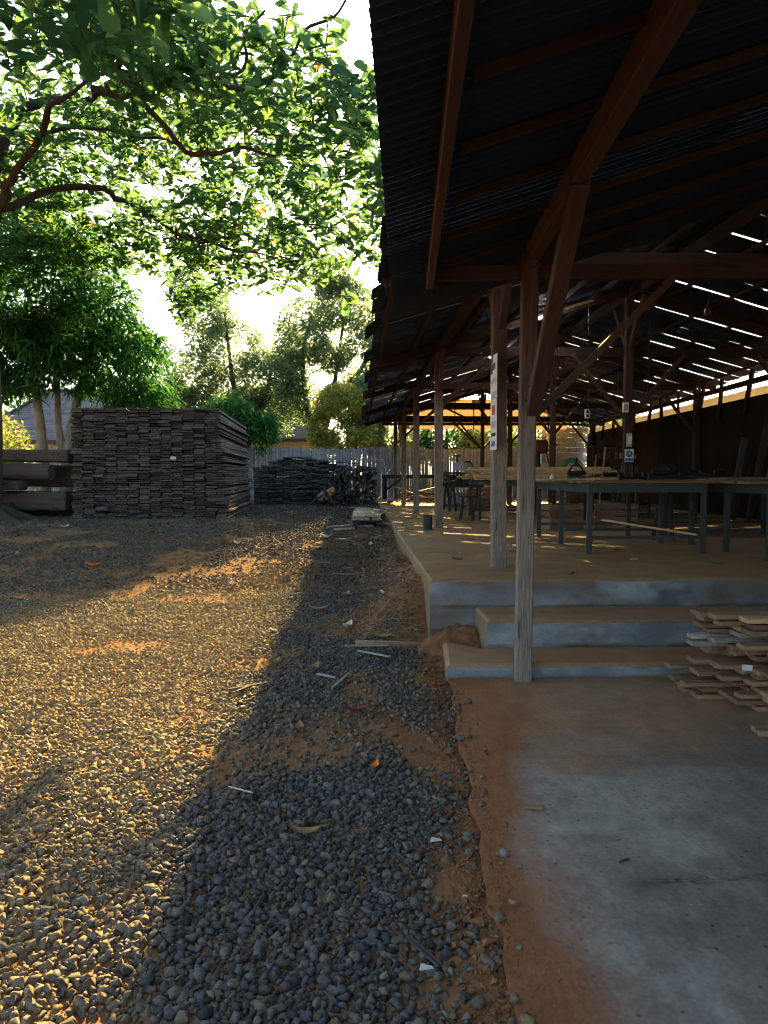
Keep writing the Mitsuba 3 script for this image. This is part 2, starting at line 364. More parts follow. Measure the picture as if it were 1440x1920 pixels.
n = 5200
cy = rng.uniform(1.5, 6.4, n); cx = .30 + .065 * cy + rng.normal(-.03, .075, n); cs = rng.lognormal(-5.05, .55, n)
cz = np.where(cx > .31 + .065 * cy, .012, zground(cx, cy)) + cs * .3
keep = ~((cx > .31 + .065 * cy) & (cs > .008))
V, F, U = scatter(sh_far, np.stack([cx, cy, cz], -1)[keep], cs[keep], np.zeros((keep.sum(), 2)))
single('soil_crumbs', (V, F), 'dirt', 'crumbs of reddish soil along the edge of the concrete pad', 'soil', kind='stuff')

# ------------------------------------------------------------------ pad, steps, platform
def solid(poly, z0, z1, edge=.015, res=None):
    """A prism with a small chamfer on its upper edge."""
    P = np.asarray(poly, float); n = len(P); c = P.mean(0)
    nrm = []
    for i in range(n):
        a, b = unit(P[i] - P[i - 1]), unit(P[(i + 1) % n] - P[i]); na, nb = V3(a[1], -a[0]), V3(b[1], -b[0]); m = na[:2] + nb[:2]; m = m / max(np.dot(m, na[:2]), .2); nrm.append(m)
    I = P - np.array(nrm) * edge
    V = np.vstack([np.c_[P, np.full(n, z0)], np.c_[P, np.full(n, z1 - edge)], np.c_[I, np.full(n, z1)]])
    F = []
    for i in range(n):
        j = (i + 1) % n
        for k in (0, n): F += [[k + i, k + j, k + n + j], [k + i, k + n + j, k + n + i]]
    for i in range(1, n - 1): F.append([2 * n, 2 * n + i, 2 * n + i + 1])
    return V, np.array(F)
def worn(poly, seg=.18, amp=.012, seed=3):
    """The outline with its edges broken into short uneven pieces."""
    P = np.asarray(poly, float); out = []
    for i in range(len(P)):
        a, b = P[i], P[(i + 1) % len(P)]; n = max(1, int(min(np.linalg.norm(b - a), 30) / seg))
        for k in range(n): out.append(a + (b - a) * k / n + (0 if k == 0 else 1) * rng.normal(0, amp, 2))
    return out
def pad_edge(y): return .30 + .065 * y
pe = [(pad_edge(y) + rng.normal(0, .010) + .03 * (noise_ - .5), y) for y, noise_ in [(y, rng.uniform()) for y in np.arange(5.6, -3.0, -.14)]]
poly = [(9, -3.0), (9, 6.62), (.75, 6.62)] + pe
from shapely.geometry import Polygon
def prism(poly, z0, z1):
    m = trimesh.creation.extrude_polygon(Polygon(poly), z1 - z0, engine='earcut'); m.apply_translation([0, 0, z0]); return np.array(m.vertices), np.array(m.faces)
struct('concrete_pad', *prism(poly, -.12, .012), 'pad', label='dusty concrete floor pad under the porch roof')
struct('platform', *solid(worn([(.63, 6.6), (9.6, 6.6), (9.6, 29.7), (.63, 29.7)], .2, .0032), -.1, .575, .024), 'slab', label='raised concrete platform of the open shed')
struct('step', *solid(worn([(1.03, 5.95), (8, 5.95), (8, 6.58), (1.03, 6.58)], .16, .0028), 0.0, .335, .020), 'slab', label='upper concrete step up to the platform')
struct('step', *solid(worn([(.64, 5.42), (8, 5.42), (8, 5.94), (.98, 5.94), (.70, 6.2)], .15, .004), -.02, .118, .032), 'slab', label='lower dusty concrete step on the pad')

hx, hy = np.meshgrid(np.linspace(.50, 1.04, 28), np.linspace(5.72, 6.595, 36))
hp = np.stack([hx * 7, hy * 7, 0 * hx], -1)
hz = -.02 + .12 * np.exp(-((hx - .86) / .20) ** 2 - ((hy - 6.35) / .26) ** 2) + .03 * (meshkit.fbm(hp * 4, 3, 9) - .5) + .14 * (meshkit.fbm(hp, 3, 8) - .5) + .10 * sstep(6.1, 6.5, hy) * sstep(.5, .65, hx)
hq = grid_faces(*hx.shape)
single('earth_heap', (np.stack([hx, hy, hz], -1).reshape(-1, 3), np.vstack([hq[:, [0, 1, 2]], hq[:, [0, 2, 3]]])), 'dirt', 'small heap of sandy earth on the lower step against the platform', 'earth', smooth=True, kind='stuff')

# ------------------------------------------------------------------ open shed
ZE, XE, SL = 3.47, .27, .293                     # left eave height, its x, slope
XR, ZR, SR = 4.7, 3.47 + .293 * 4.43, .275        # ridge, right slope
def zroof(x): return ZE + SL * (x - XE) if x <= XR else ZR - SR * (x - XR)
def wall_x(y): return 7.2 + .063 * y              # the right wall stands askew to the ridge
PY = [7.47, 13.07, 18.15, 23.3, 28.5]
shed = thing('open_shed', 'long open timber shed with corrugated metal roof on red brown posts', 'shed')
def sp(name, vf, bsdf, parent=shed, **k): return obj(name, vf[0], vf[1], bsdf, parent, uv=vf[2] if len(vf) > 2 else None, **k)

def corrugated(origin, du, dv, L, Wd, bsdf, parent, pitch=.076, amp=.009, name='roof_sheet', sag=0.0, per=6, top=None, smooth=True):
    """A corrugated sheet: waves across dv (Wd wide), running along du (L long)."""
    origin, du, dv = V3(*origin), unit(du), unit(dv); nn = np.cross(du, dv); nn = nn if nn[2] >= 0 else -nn
    nv = int(Wd / pitch * per) + 1; nu = 4
    v = np.linspace(0, Wd, nv); ph = rng.uniform(0, 6)
    rows = []
    for u in np.linspace(0, 1, nu):
        uu = np.full(nv, u * L) + (rng.normal(0, .004) if 0 < u < 1 else 0)
        if top is not None: uu = u * top(v)
        h = amp * np.cos(v / pitch * 2 * np.pi + ph) + sag * (np.sin(u * np.pi) + rng.normal(0, .2)) 
        rows.append(origin + uu[:, None] * du + v[:, None] * dv + h[:, None] * nn)
    V = np.vstack(rows); f = grid_faces(nu, nv); F = np.vstack([f[:, [0, 1, 2]], f[:, [0, 2, 3]]])
    uv = np.stack([np.full(len(V), 50.0 * rng.integers(1, 900) + 1.0), np.zeros(len(V))], -1)
    return obj(name, V, F, bsdf, parent, uv=uv, smooth=smooth)

def sheets(parent, org, du, dv, rise, y0, y1, bsdf, rows, gap, width=.76, z_jit=.01, name='roof_sheet', skip=()):
    """Rows of sheets up one slope; loose overlaps leave slits of daylight between some of them."""
    y, k = y0, 0
    while y < y1:
        for r, (a, b) in enumerate(rows):
            if (k, r) in skip: continue
            g = gap(y)
            o = V3(*org(y)) + unit(du) * a + V3(0, 0, .012 * r + rng.uniform(0, z_jit))
            tilt = V3(0, 0, rng.normal(0, .004) if y < 16.6 else rng.uniform(-.004, .022))     # each sheet laps over the next
            corrugated(o, unit(du) + V3(0, rng.normal(0, .003), 0), unit(unit(dv) + tilt), b - a + rng.uniform(-.02, .03), width - g, bsdf, parent, name=name, sag=rng.normal(0, .004))
        y += width - .005; k += 1

# posts with their braces, tie beams, rafters
for i, y in enumerate(PY):
    sp('post', beam((1.40, y, .555 if True else 0), (1.40 + rng.normal(0, .012), y, 3.60), .14, .14, up=(0, 1, 0), ch=.008), 'wood_post')
    sp('tie_beam', beam((.62, y + .11, 3.64), (wall_x(y) - .1, y + .11, 3.64), .06, .15), 'wood_roof')
    if i > 0: sp('brace', beam((1.45, y + .02, 2.68), (2.42, y + .02, 3.58), .055, .12, up=(0, 1, 0)), 'wood_red')
    for s in (-1, 1): sp('brace', beam((1.40, y + s * .05, 2.95), (1.40, y + s * .68, 3.60), .06, .09), 'wood_red')
    sp('rafter', beam((XE - .02, y - .07, zroof(XE) - .11), (XR, y - .07, zroof(XR) - .11), .06, .12), 'wood_roof')
    sp('rafter', beam((XR, y - .07, zroof(XR) - .11), (wall_x(y) + .3, y - .07, zroof(wall_x(y) + .3) - .11), .06, .12), 'wood_roof')
    if i > 0:
        sp('ridge_post', beam((XR, y, .555), (XR, y, ZR - .2), .13, .13, up=(0, 1, 0), ch=.006), 'wood_red')
        for s in (-1, 1): sp('brace', beam((XR + s * .05, y + .03, 2.5), (XR + s * .98, y + .03, 3.58), .055, .10, up=(0, 1, 0)), 'wood_red')
        for s in (-1, 1): sp('brace', beam((XR, y + s * .06, 3.7), (XR, y + s * .7, ZR - .3), .055, .09), 'wood_red')
    sp('post', beam((wall_x(y) - .12, y, .555), (wall_x(y) - .12, y, zroof(wall_x(y)) - .2), .13, .13, up=(0, 1, 0)), 'wood_red')
    sp('brace', beam((wall_x(y) - .15, y, 2.5), (wall_x(y) - 1.05, y, 3.58), .055, .1, up=(0, 1, 0)), 'wood_red')
sp('wall_plate', beam((1.40, 5.75, 3.66), (1.40, 29.4, 3.66), .12, .10), 'wood_roof')
sp('ridge_beam', beam((XR, 5.7, ZR - .13), (XR, 29.4, ZR - .13), .08, .16), 'wood_roof')
sp('wall_plate', beam((wall_x(5.7) - .12, 5.7, 3.40), (wall_x(29.3) - .12, 29.3, 3.40), .10, .1), 'wood_roof')
for x in (.36, .95, 1.75, 2.55, 3.3, 4.05): sp('purlin', beam((x, 5.62, zroof(x) - .035), (x, 29.55, zroof(x) - .035), .06, .045), 'wood_roof')
for x in (5.35, 6.05, 6.75, 7.4): sp('purlin', beam((x, 5.62, zroof(x) - .035), (x, 29.55, zroof(x) - .035), .06, .045), 'wood_roof')
sp('purlin', beam((wall_x(5.6) + .05, 5.62, zroof(wall_x(5.6)) - .045), (wall_x(29.5) + .05, 29.55, zroof(wall_x(29.5)) - .045), .06, .045), 'wood_roof')
# short rafter feet over the right wall
for y in np.arange(8.0, 29.0, 1.27):
    sp('strut', beam((wall_x(y) - .10, y, 2.75), (wall_x(y) - .02 + rng.normal(0, .05), y + rng.normal(0, .25), zroof(wall_x(y)) - .12), .06, .08), 'wood_roof')
# gable end
sp('tie_beam', beam((1.0, 28.62, 4.02), (8.3, 28.62, 4.02), .07, .12), 'wood_red')
sp('tie_beam', beam((.9, 28.72, 3.42), (8.7, 28.72, 3.42), .07, .10), 'wood_red')
sp('tie_beam', beam((.9, 29.0, 3.55), (8.7, 29.0, 3.55), .07, .10), 'wood_red')
for s in (-1, 1):
    sp('brace', beam((XR + s * .05, 28.75, 2.5), (XR + s * 1.15, 28.75, 3.55), .06, .10, up=(0, 1, 0)), 'wood_red')
    sp('brace', beam((XR + s * .15, 28.8, 3.45), (XR + s * 1.5, 28.8, 4.1), .06, .09, up=(0, 1, 0)), 'wood_red')
x = 1.55
while x < 7.4:
    def top(v, x=x):
        return np.minimum(4.40, np.array([zroof(x + t) for t in v]) - .06) - (3.26 + .0)
    corrugated((x, 29.2, 3.26 + rng.normal(0, .012)), (0, 0, 1), (1, rng.normal(0, .01), 0), 1, .72, 'clear_sheet', shed, pitch=.12, amp=.012, name='gable_sheet', top=top)
    sp('batten', beam((x - .005, 29.17, 3.24), (x - .005, 29.17, min(4.40, zroof(x) - .06)), .04, .03, up=(0, 1, 0)), 'wood_red')
    x += .73
# roof sheets
def gapL(y):
    if 10.0 < y < 16.6: return -.12
    return rng.choice([-.02, .004, .008, .013, .018], p=[.22, .2, .26, .2, .12])
def gapR():
    return rng.choice([-.01, .008, .014, .02, .028], p=[.14, .28, .30, .18, .10])
Ls = math.hypot(4.43, SL * 4.43)
sheets(shed, lambda y: (XE - .06, y, zroof(XE) - .018), (1, 0, SL), (0, 1, 0), 0, 5.6, 29.3, 'roof_metal', [(0, 1.75), (1.6, 3.35), (3.2, Ls - .02)], gapL)
y = 5.6
while y < 29.3:
    for r, (a, b) in enumerate([(.04, 1.65), (1.5, 3.0), (2.85, 9)]):
        xe = wall_x(y) + .45 + rng.normal(0, .03)
        b = min(b, (xe - XR) * math.hypot(1, SR)) 
        corrugated((XR + a / math.hypot(1, SR), y, ZR - a * SR / math.hypot(1, SR) + .02 + .012 * (2 - r) + rng.uniform(0, .01)), (1, rng.normal(0, .003), -SR), (0, 1, rng.uniform(.0, .018)), b - a, .76 - gapR(), 'roof_metal', shed, sag=rng.normal(0, .005))
    y += .755
for y in np.arange(5.4, 29.0, 2.3):                                   # ridge capping, some lengths lost
    if rng.uniform() < .12 and y > 14: continue
    m = merge([((np.array([[XR - .2, y, ZR - .035], [XR, y, ZR + .06], [XR, y + 2.3, ZR + .06], [XR - .2, y + 2.3, ZR - .035]])), np.array([[0, 1, 2], [0, 2, 3]]), np.full((4, 2), 77.)),
               ((np.array([[XR, y, ZR + .06], [XR + .2, y, ZR - .03], [XR + .2, y + 2.3, ZR - .03], [XR, y + 2.3, ZR + .06]])), np.array([[0, 1, 2], [0, 2, 3]]), np.full((4, 2), 77.))])
    sp('ridge_cap', m, 'roof_metal')
# loose flaps of sheet hanging at the eave (the ragged edge against the sky)
for (y, l, dz, w) in ((5.65, .12, -.05, .8), (6.9, .12, -.07, .55), (7.7, .18, -.12, .5), (8.3, .14, -.04, .7), (9.4, .24, -.17, .9), (11.6, .22, -.1, 1.2), (14., .18, -.09, 2.2), (17, .2, -.1, 2.2), (20.5, .22, -.11, 3.), (24., .2, -.1, 2.6), (27, .2, -.1, 2.4)):
    corrugated((XE + .02, y, ZE - .02), (-l, rng.normal(0, .03), dz), (0, 1, rng.normal(0, .03)), l, w, 'roof_metal', shed, name='eave_flap')
# right wall: dark boards below, a strip of translucent sheet under the eave
A, B = (wall_x(-1.0), -1.0), (wall_x(29.5), 29.5)
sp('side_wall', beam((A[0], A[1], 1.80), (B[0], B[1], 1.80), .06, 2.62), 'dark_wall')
y = 6.5
while y < 29.2:
    d = unit((.063, 1, 0))
    corrugated((wall_x(y) + .05, y, 3.06 + rng.normal(0, .006)), (0, 0, 1), d, .235 + rng.normal(0, .012), .74, 'yellow_sheet', shed, amp=.014, name='wall_sheet', smooth=True)
    y += .75

# ------------------------------------------------------------------ porch roof (turned a little against the shed)
TH = math.radians(3.6); D2, R2, O2 = V3(math.sin(TH), math.cos(TH), 0), V3(math.cos(TH), -math.sin(TH), 0), V3(1.18, 5.37, 0)
def Q(r, t, z): return O2 + R2 * r + D2 * t + V3(0, 0, z)
def zp(r): return 3.16 + .31 * r if r < 3.6 else 3.16 + .31 * 3.6 - .31 * (r - 3.6)
porch = thing('porch_roof', 'lean to roof of dark corrugated sheets on a weathered front post', 'porch roof')
pp = lambda name, vf, bsdf: sp(name, vf, bsdf, porch)
pp('post', beam(Q(0.01, .0, .0), Q(.035, .0, 3.06), .115, .115, up=D2, ch=.009), 'wood_post')
pp('main_beam', beam(Q(.06, -8.5, 3.075), Q(.06, .10, 3.075), .085, .14, ch=.006), 'wood_red')
pp('eave_beam', beam(Q(-.67, -8.5, 2.885), Q(-.67, .06, 2.885), .05, .11, ch=.004), 'wood_red')
pp('main_beam', beam(Q(3.6, -8.5, 4.1), Q(3.6, .95, 4.1), .085, .14), 'wood_red')
pp('tie_beam', beam(Q(-.66, .02, 2.93), Q(6.1, .02, 2.93), .05, .10), 'wood_roof')
pp('knee_brace', beam(Q(.06, -.01, 1.93), Q(.06, -1.42, 3.02), .085, .10, up=R2, ch=.006), 'wood_red')
pp('cross_brace', beam(Q(.09, .055, 1.93), Q(1.06, .055, 2.90), .05, .12, up=D2, ch=.004), 'wood_red')
for r_, t_, z_ in ((.01, -.06, 2.02), (.03, -.06, 2.12), (.05, -.06, 2.95), (.08, -.06, 2.97)):
    pp('bolt', cyl(Q(r_, t_, z_), Q(r_, t_ - .012, z_), .011, 8), 'black_metal')
for t_, z_ in ((-1.30, 2.93), (-1.16, 2.84)): pp('bolt', cyl(Q(.018, t_, z_), Q(.006, t_, z_), .012, 8), 'black_metal')
for t in np.arange(-8.2, .9, .62):
    pp('rafter', beam(Q(-.60, t, zp(-.60) - .03), Q(3.55, t, zp(3.55) - .03), .032, .04), 'wood_roof')
    pp('rafter', beam(Q(3.65, t, zp(3.65) - .04), Q(6.3, t, zp(6.3) - .04), .05, .05), 'wood_roof')
for (a, b) in ((-.95, 1.0), (.9, 2.5), (2.4, 3.66)):
    t = -8.5
    while t < 1.0:
        n = math.hypot(1, .31); o = Q(a, t, zp(a) + .012 * (a > 0) + .01 * (a > 2) + rng.uniform(0, .006))
        corrugated(o, R2 + V3(0, 0, .31), D2, (b - a) * n + rng.uniform(-.01, .02), .79, 'roof_metal', porch, sag=rng.normal(0, .003))
        t += .75
t = -8.5
while t < 1.0:
    corrugated(Q(3.62, t, zp(3.62) + .02), R2 + V3(0, 0, -.31), D2, 2.75 * math.hypot(1, .31), .79, 'roof_metal', porch)
    t += .75
pp('side_wall', beam(Q(6.15, -8.4, 1.7), Q(6.15, 1.0, 1.7), .06, 3.36), 'dark_wall')
for t in (-8.0, -4.3): pp('post', beam(Q(.02, t, .0), Q(.02, t, 3.0), .115, .115, up=D2, ch=.009), 'wood_post')

# ------------------------------------------------------------------ lumber stacks
def plank_end(x0, x1, y0, y1, z, h, jit=.004):
    """A plank lying along y."""
    return beam((x0, y0, z), (x1, y1, z), 0, 0)
def stack(name, x0, y0, cols, rows, w, h, length, bsdf, label, group, rot=0.0, jy=.05, topz=None, zb=.53, n_ind=300, mess=.25, ragged=None, cat='plank', ch=.0, rest_label='', top_label=None, flank_label=None):
    """Planks lying side by side along y. The n_ind that show largest (front, top, flank) are things; the rest is one mass."""
    items = []
    lean = 0.0
    for r in range(rows):
        z = zb + (r + .5) * h
        xo = rng.normal(0, .02) 
        layer = rng.normal(0, .035) + .05 * math.sin(r * .55)
        for c in range(cols):
            if ragged is not None and not ragged(c, r): continue
            ww = w * rng.uniform(.88, 1.0); f = y0 + layer * jy / .05 + rng.normal(0, jy)
            x = x0 + (c + .5) * w + rng.normal(0, .006) + xo * .5
            if c == cols - 1: x += rng.normal(.01, .025) - .0035 * r
            hh = h * rng.uniform(.45, .8) if rng.uniform() < mess else h * rng.uniform(.72, .95)
            ang = rng.normal(0, .004)
            b = beam((x, f, z + rng.normal(0, .10 * h) - (h - hh) * .3), (x + (length) * (rot + ang), f + length * rng.uniform(.95, 1.02), z + rng.normal(0, .18 * h)), ww, hh, ch=ch, jit=.0)
            items.append((c, r, b))
    lastc = max(i[0] for i in items)
    def score(it):
        c, r, b = it; return (3 if c >= lastc - 0 else 0) + (2 if r >= rows - 1 else 0) + 1.0 - .004 * abs(r - rows * .55) + rng.uniform(0, .9)
    order = sorted(items, key=score, reverse=True)
    for c, r, b in order[:n_ind]:
        lab = top_label if top_label and r >= rows - 1 else flank_label if flank_label and c == lastc else label
        single(name, b, bsdf, lab, cat, group + (' (top layer)' if lab == top_label else ' (right flank)' if lab == flank_label else ''))
    if order[n_ind:]: single(name + '_stack', merge([b for _, _, b in order[n_ind:]]), bsdf, rest_label, 'lumber stack', kind='stuff')
ROWS = 50
stack('weathered_plank', -6.25, 16.7, 14, ROWS, .241, .0485, 6.6, 'wood_grey', 'plank end in the front face of the tall block of stacked boards', 'planks of the tall stack', rot=-.055, jy=.045, top_label='grey weathered plank in the top layer of the tall block of boards', flank_label='long plank edge along the right flank of the tall block of boards', rest_label='tall block of grey weathered planks stacked in even layers')
single('blank_tag', beam((-3.62 - .45, 16.52, 1.86), (-3.62 - .33, 16.52, 1.86), .02, .065), 'paper', 'small white tag on the front of the tall plank stack', 'tag')
stack('dark_plank', -3.35, 24.2, 13, 25, .235, .061, 2.6, 'wood_dark', 'dark plank in the low stack in front of the fence', 'planks of the low dark stack', jy=.05, mess=.3, n_ind=300,
      ragged=lambda c, r: r < 18 + 6.5 * math.sin((c + .8) / 13 * 3.0) + rng.normal(0, .5), flank_label='dark plank in the right end column of the low stack before the fence', rest_label='low stack of dark planks in front of the fence', zb=.52)
# square timbers with a rough face
k = 0
for r in range(13):
    for c in range(12):
        if r > 12.5 - .055 * (c - 6) ** 2 + rng.normal(0, .6): continue
        x = -.86 + c * .125 + rng.normal(0, .022); z = .56 + r * .097 + rng.normal(0, .014); f = 23.6 + rng.normal(0, .12)
        s = rng.uniform(.075, .115)
        single('square_timber', beam((x, f, z), (x + rng.normal(0, .07), f + 2.0, z + rng.normal(0, .03)), s, s * rng.uniform(.8, 1.0)), 'wood_dark', 'dark square timber in the rough heap right of the low plank stack', 'timber', 'square timbers of the rough heap')
for i, (x0, y0, z0, x1, y1, z1) in enumerate([(-1.3, 23.9, 1.93, .0, 24.6, 1.86), (-1.9, 24.1, 2.03, -.9, 24.3, 1.88), (-2.4, 24.1, 2.04, -1.5, 24.4, 2.06), (-.2, 23.8, 1.8, .55, 24.2, 1.7)]):
    single('loose_board', beam((x0, y0, z0), (x1, y1, z1), .14, .035), 'wood_dark', ['dark board lying slanted on the heap of square timbers', 'short board sticking out of the top of the low plank stack', 'flat board on the crest of the low plank stack', 'board end at the right top of the timber heap'][i], 'board')

# big logs left of the tall stack, behind the almond trunk
logs = [((-10.2, 17.6, 1.98), (-6.35, 17.2, 1.90), .75, .26, 'thick dark slab topmost on the heap of logs'), ((-10.0, 17.05, 1.60), (-6.75, 16.85, 1.55), .42, .36, 'long greyish log second from the top of the log heap'),
        ((-10, 16.75, 1.28), (-7.3, 16.7, 1.26), .5, .20, 'brown hewn board with a slanted end in the log heap'), ((-10.2, 17.5, .92), (-6.5, 17.3, .92), .6, .42, 'dark squared beam low in the log heap'),
        ((-10, 16.9, .72), (-7.6, 16.8, .72), .36, .34, 'round log end low in the log heap'), ((-10.1, 18.1, 1.5), (-6.3, 18.0, 1.45), .5, .5, 'dark squared beam at the back of the log heap'), ((-10.0, 18.2, .8), (-6.35, 18.1, .8), .6, .55, 'dark bottom beam at the back of the log heap')]
for i, (a, b, w, h, lab) in enumerate(logs):
    if i in (1, 4):
        P = smooth_line([a, (V3(*a) + V3(*b)) / 2 + V3(0, 0, .02), b], 5); vf = tube(P, h / 2 * rng.uniform(.93, 1.05, len(P)), 10)
        vf = (vf[0] + rng.normal(0, .008, vf[0].shape), vf[1], tone_uv(vf[2][:, 0], vf[2][:, 1] * 3))
        single('log', vf, 'wood_log', lab, 'log', 'big logs left of the tall stack', smooth=40 and False)
    else:
        single('log', beam(a, b, w, h, ch=.03, jit=.012), 'wood_log', lab, 'log', 'big logs left of the tall stack')

# small pile of boards on the gravel by the platform
k = 0
for r in range(5):
    n = [4, 4, 3, 3, 2][r]
    for c in range(n):
        z = .525 + .043 * r + .02; x = -.10 + c * [.16, .155, .19, .19, .27][r] + rng.normal(0, .02) + .02 * r; w = [.15, .15, .17, .17, .23][r]
        y = 14.0 + rng.normal(0, .12) + (.25 if r == 4 else 0)
        lab = {(4, 0): 'grey board on top of the small board pile on the gravel', (4, 1): 'grey board on top of the small pile beside the platform edge'}.get((r, c), 'weathered grey board in the small pile on the gravel')
        single('grey_board', beam((x, y, z), (x + rng.normal(0, .05), y + 3.6 + rng.normal(0, .2), z + rng.normal(0, .006)), w, .034, ch=.003), 'wood_silver' if r > 2 or rng.uniform() < .3 else 'wood_grey', lab, 'board', 'boards of the small pile on the gravel')
for i, (x, y, a, l) in enumerate([(-.35, 14.0, .5, .5), (.52, 14.6, 1.9, 1.2), (-.25, 13.4, .3, .35), (.55, 18.2, 1.4, 2.0), (.35, 19.5, .8, 1.1), (.15, 20.6, 2.6, .9)]):
    single('scrap_board', box((x, y, float(zground(x, y)) + .03), (l, .12, .028), a, tilt=.03), 'wood_silver', ['pale scrap of board sticking out left of the small pile', 'long scrap board lying along the platform edge', 'short scrap of board before the small pile', 'narrow board lying behind the small pile', 'scrap board lying near the far end of the platform edge', 'short board lying before the timber heap'][i], 'board')

# broken wood in front of the stacks
P0 = V3(-.95, 23.0, .5)
single('broken_log', beam(P0 + V3(-.25, 0, .30), P0 + V3(.22, .15, .52), .26, .22, ch=.05, jit=.03), 'wood_pale', 'broken orange chunk of fresh wood before the dark timber heap', 'wood')
for i in range(13):
    a = rng.uniform(0, math.pi); t = rng.uniform(-.25, .7); l = rng.uniform(.35, .9); c = P0 + V3(rng.uniform(-.35, .9), rng.uniform(-.3, .3), .05 + rng.uniform(0, .38) + abs(t) * .25)
    d = V3(math.cos(a) * math.cos(t), math.sin(a) * math.cos(t) * .6, math.sin(t)) * l / 2
    single('firewood', beam(c - d, c + d, .07, .05, jit=.004), ('wood_dark', 'wood_log', 'wood_grey', 'wood_silver')[i % 4], 'split stick in the small scrap heap before the timbers', 'stick', 'sticks of the small scrap heap')

# boards stacked on the pad beside the steps
bl = 'loose brown board in the stack beside the steps'
for r in range(15):
    z = .026 + r * .040
    n = [5, 5, 5, 4, 5, 4, 4, 5, 4, 4, 4, 4, 3, 4, 3][r]
    base = 2.24 + [.06, .03, .02, .06, .07, .16, .10, .22, .2, .08, .05, .2, .08, .10, -.02][r]
    for c in range(n):
        w = rng.uniform(.085, .15); y = 4.50 + .135 * c + rng.normal(0, .022) + (.10 if n == 3 else 0)
        x0 = base + .05 * (n - c) * (.5 + .5 * rng.uniform()) - (.06 * c) + abs(rng.normal(0, .11)) + (.35 if c == 0 and r % 3 == 1 else 0)
        lab = {(14, 2): 'honey brown board on top of the stack beside the steps', (14, 0): 'front board on top of the stack beside the steps'}.get((r, c), bl)
        a = rng.normal(0, .035)
        m = 'wood_pale' if (r, c) in ((14, 0), (12, 1)) else 'wood_silver' if rng.uniform() < .10 else 'wood_board'
        if lab == bl: lab = 'grey weathered board among the brown ones beside the steps' if m == 'wood_silver' else 'brown board in the bottom layers of the stack beside the steps' if r < 4 else 'brown board in the upper layers of the stack beside the steps' if r > 9 else bl
        single('brown_board', beam((x0, y, z), (x0 + 1.7, y + 1.7 * a, z + rng.normal(0, .004)), w, .030, ch=.003), m, lab, 'board', {'gre': 'grey boards beside the steps', 'bro': 'lower' if r < 4 else 'upper', 'loo': 'middle'}.get(lab[:3], 'top') + ' boards stacked beside the steps')
single('brown_board', beam((2.28, 4.20, .028), (3.4, 4.05, .028), .13, .03, ch=.003), 'wood_board', 'board lying on the pad in front of the stacked boards', 'board')
single('paper_sticker', beam((2.30, 4.395, .345), (2.36, 4.391, .34), .004, .035), 'paper', 'white and blue sticker on a board end beside the steps', 'sticker')

# ------------------------------------------------------------------ work tables and what lies on them
FZ = .575
def work_table(x0, x1, y0, y1, label, h=.80, legs=3, s=.055):
    t = thing('work_table', label, 'work table', 'steel work tables in the shed')
    zt = FZ + h
    ys = np.linspace(y0, y1, legs)
    for x in (x0, x1):
        for y in ys: obj('leg', *beam((x, y, FZ - .005), (x, y, zt - .085), s, s, up=(0, 1, 0))[:2], 'steel', t)
        obj('rail', *beam((x, y0 - s / 2, zt - .045), (x, y1 + s / 2, zt - .045), s * .9, .08)[:2], 'steel', t)
    for y in ys:
        obj('stretcher', *beam((x0 + s / 2, y, FZ + .19), (x1 - s / 2, y, FZ + .19), .035, .035)[:2], 'steel', t)
        obj('rail', *beam((x0 + s / 2, y, zt - .045), (x1 - s / 2, y, zt - .045), s * .9, .076)[:2], 'steel', t)
    obj('tabletop', *beam((x0 - .03, (y0 + y1) / 2, zt + .008), (x1 + .03, (y0 + y1) / 2, zt + .008), y1 - y0 + .1, .024)[:2], 'steel', t)
    return zt + .022
def boards_x(n, x0, x1, y0, y1, z, bsdf, label, group, layers=1, w=.12, th=.026, spread=.1, name='table_board', special=None):
    for r in range(layers):
        k = max(1, n - r // 2)
        for c in range(k):
            y = y0 + (c + .5) * (y1 - y0) / k + rng.normal(0, .01); e = rng.normal(0, spread)
            single(name, beam((x0 + e, y, z + th * (r + .5)), (x1 + e + rng.normal(0, spread), y + rng.normal(0, .02), z + th * (r + .5)), min(w, (y1 - y0) / k * .95), th * .9, ch=.002), bsdf, label, 'board', group)
def clamp(x, y, z, a, label):
    t = thing('bar_clamp', label, 'clamp', 'clamps on the work tables'); d = V3(math.cos(a), math.sin(a), 0); c = V3(x, y, z)
    obj('bar', *beam(c - d * .3, c + d * .35, .012, .03)[:2], 'black_metal', t)
    obj('jaw', *beam(c - d * .3 + V3(0, 0, -.02), c - d * .3 + V3(0, 0, .07), .03, .05, up=d)[:2], 'black_metal', t)
    jw = obj('jaw', *beam(c + d * .12 + V3(0, 0, -.02), c + d * .12 + V3(0, 0, .07), .03, .06, up=d)[:2], 'black_metal', t)
    obj('handle', *cyl(c + d * .15 + V3(0, 0, .05), c + d * .36 + V3(0, 0, .05), .017, 8)[:2], 'black_metal', jw)
zt = work_table(2.70, 4.05, 8.71, 11.17, 'grey steel work table nearest the front, behind the weathered front post')
boards_x(8, 2.62, 4.3, 8.75, 11.2, zt, 'wood_board', 'brown board lying across the nearest work table', 'boards on the nearest work table', 1, .2)
for x, y, a in ((3.35, 8.95, .5), (3.75, 8.9, .2), (4.0, 9.3, -.3), (3.6, 9.9, .9)): clamp(x, y, zt + .06, a, 'black bar clamp lying on the nearest work table')
single('white_bottle', lathe([(.001, 0), (.03, 0), (.03, .05), (.012, .07), (.012, .09), (.001, .09)], (2.74, 10.6, zt + .027), 12), 'white_plastic', 'small white bottle at the edge of the nearest work table', 'bottle')
single('long_stick', beam((3.05, 9.35, FZ + .36), (4.0, 8.75, FZ + .215), .05, .022), 'wood_pale', 'pale batten lying slanted on the stretchers of the nearest work table', 'batten')
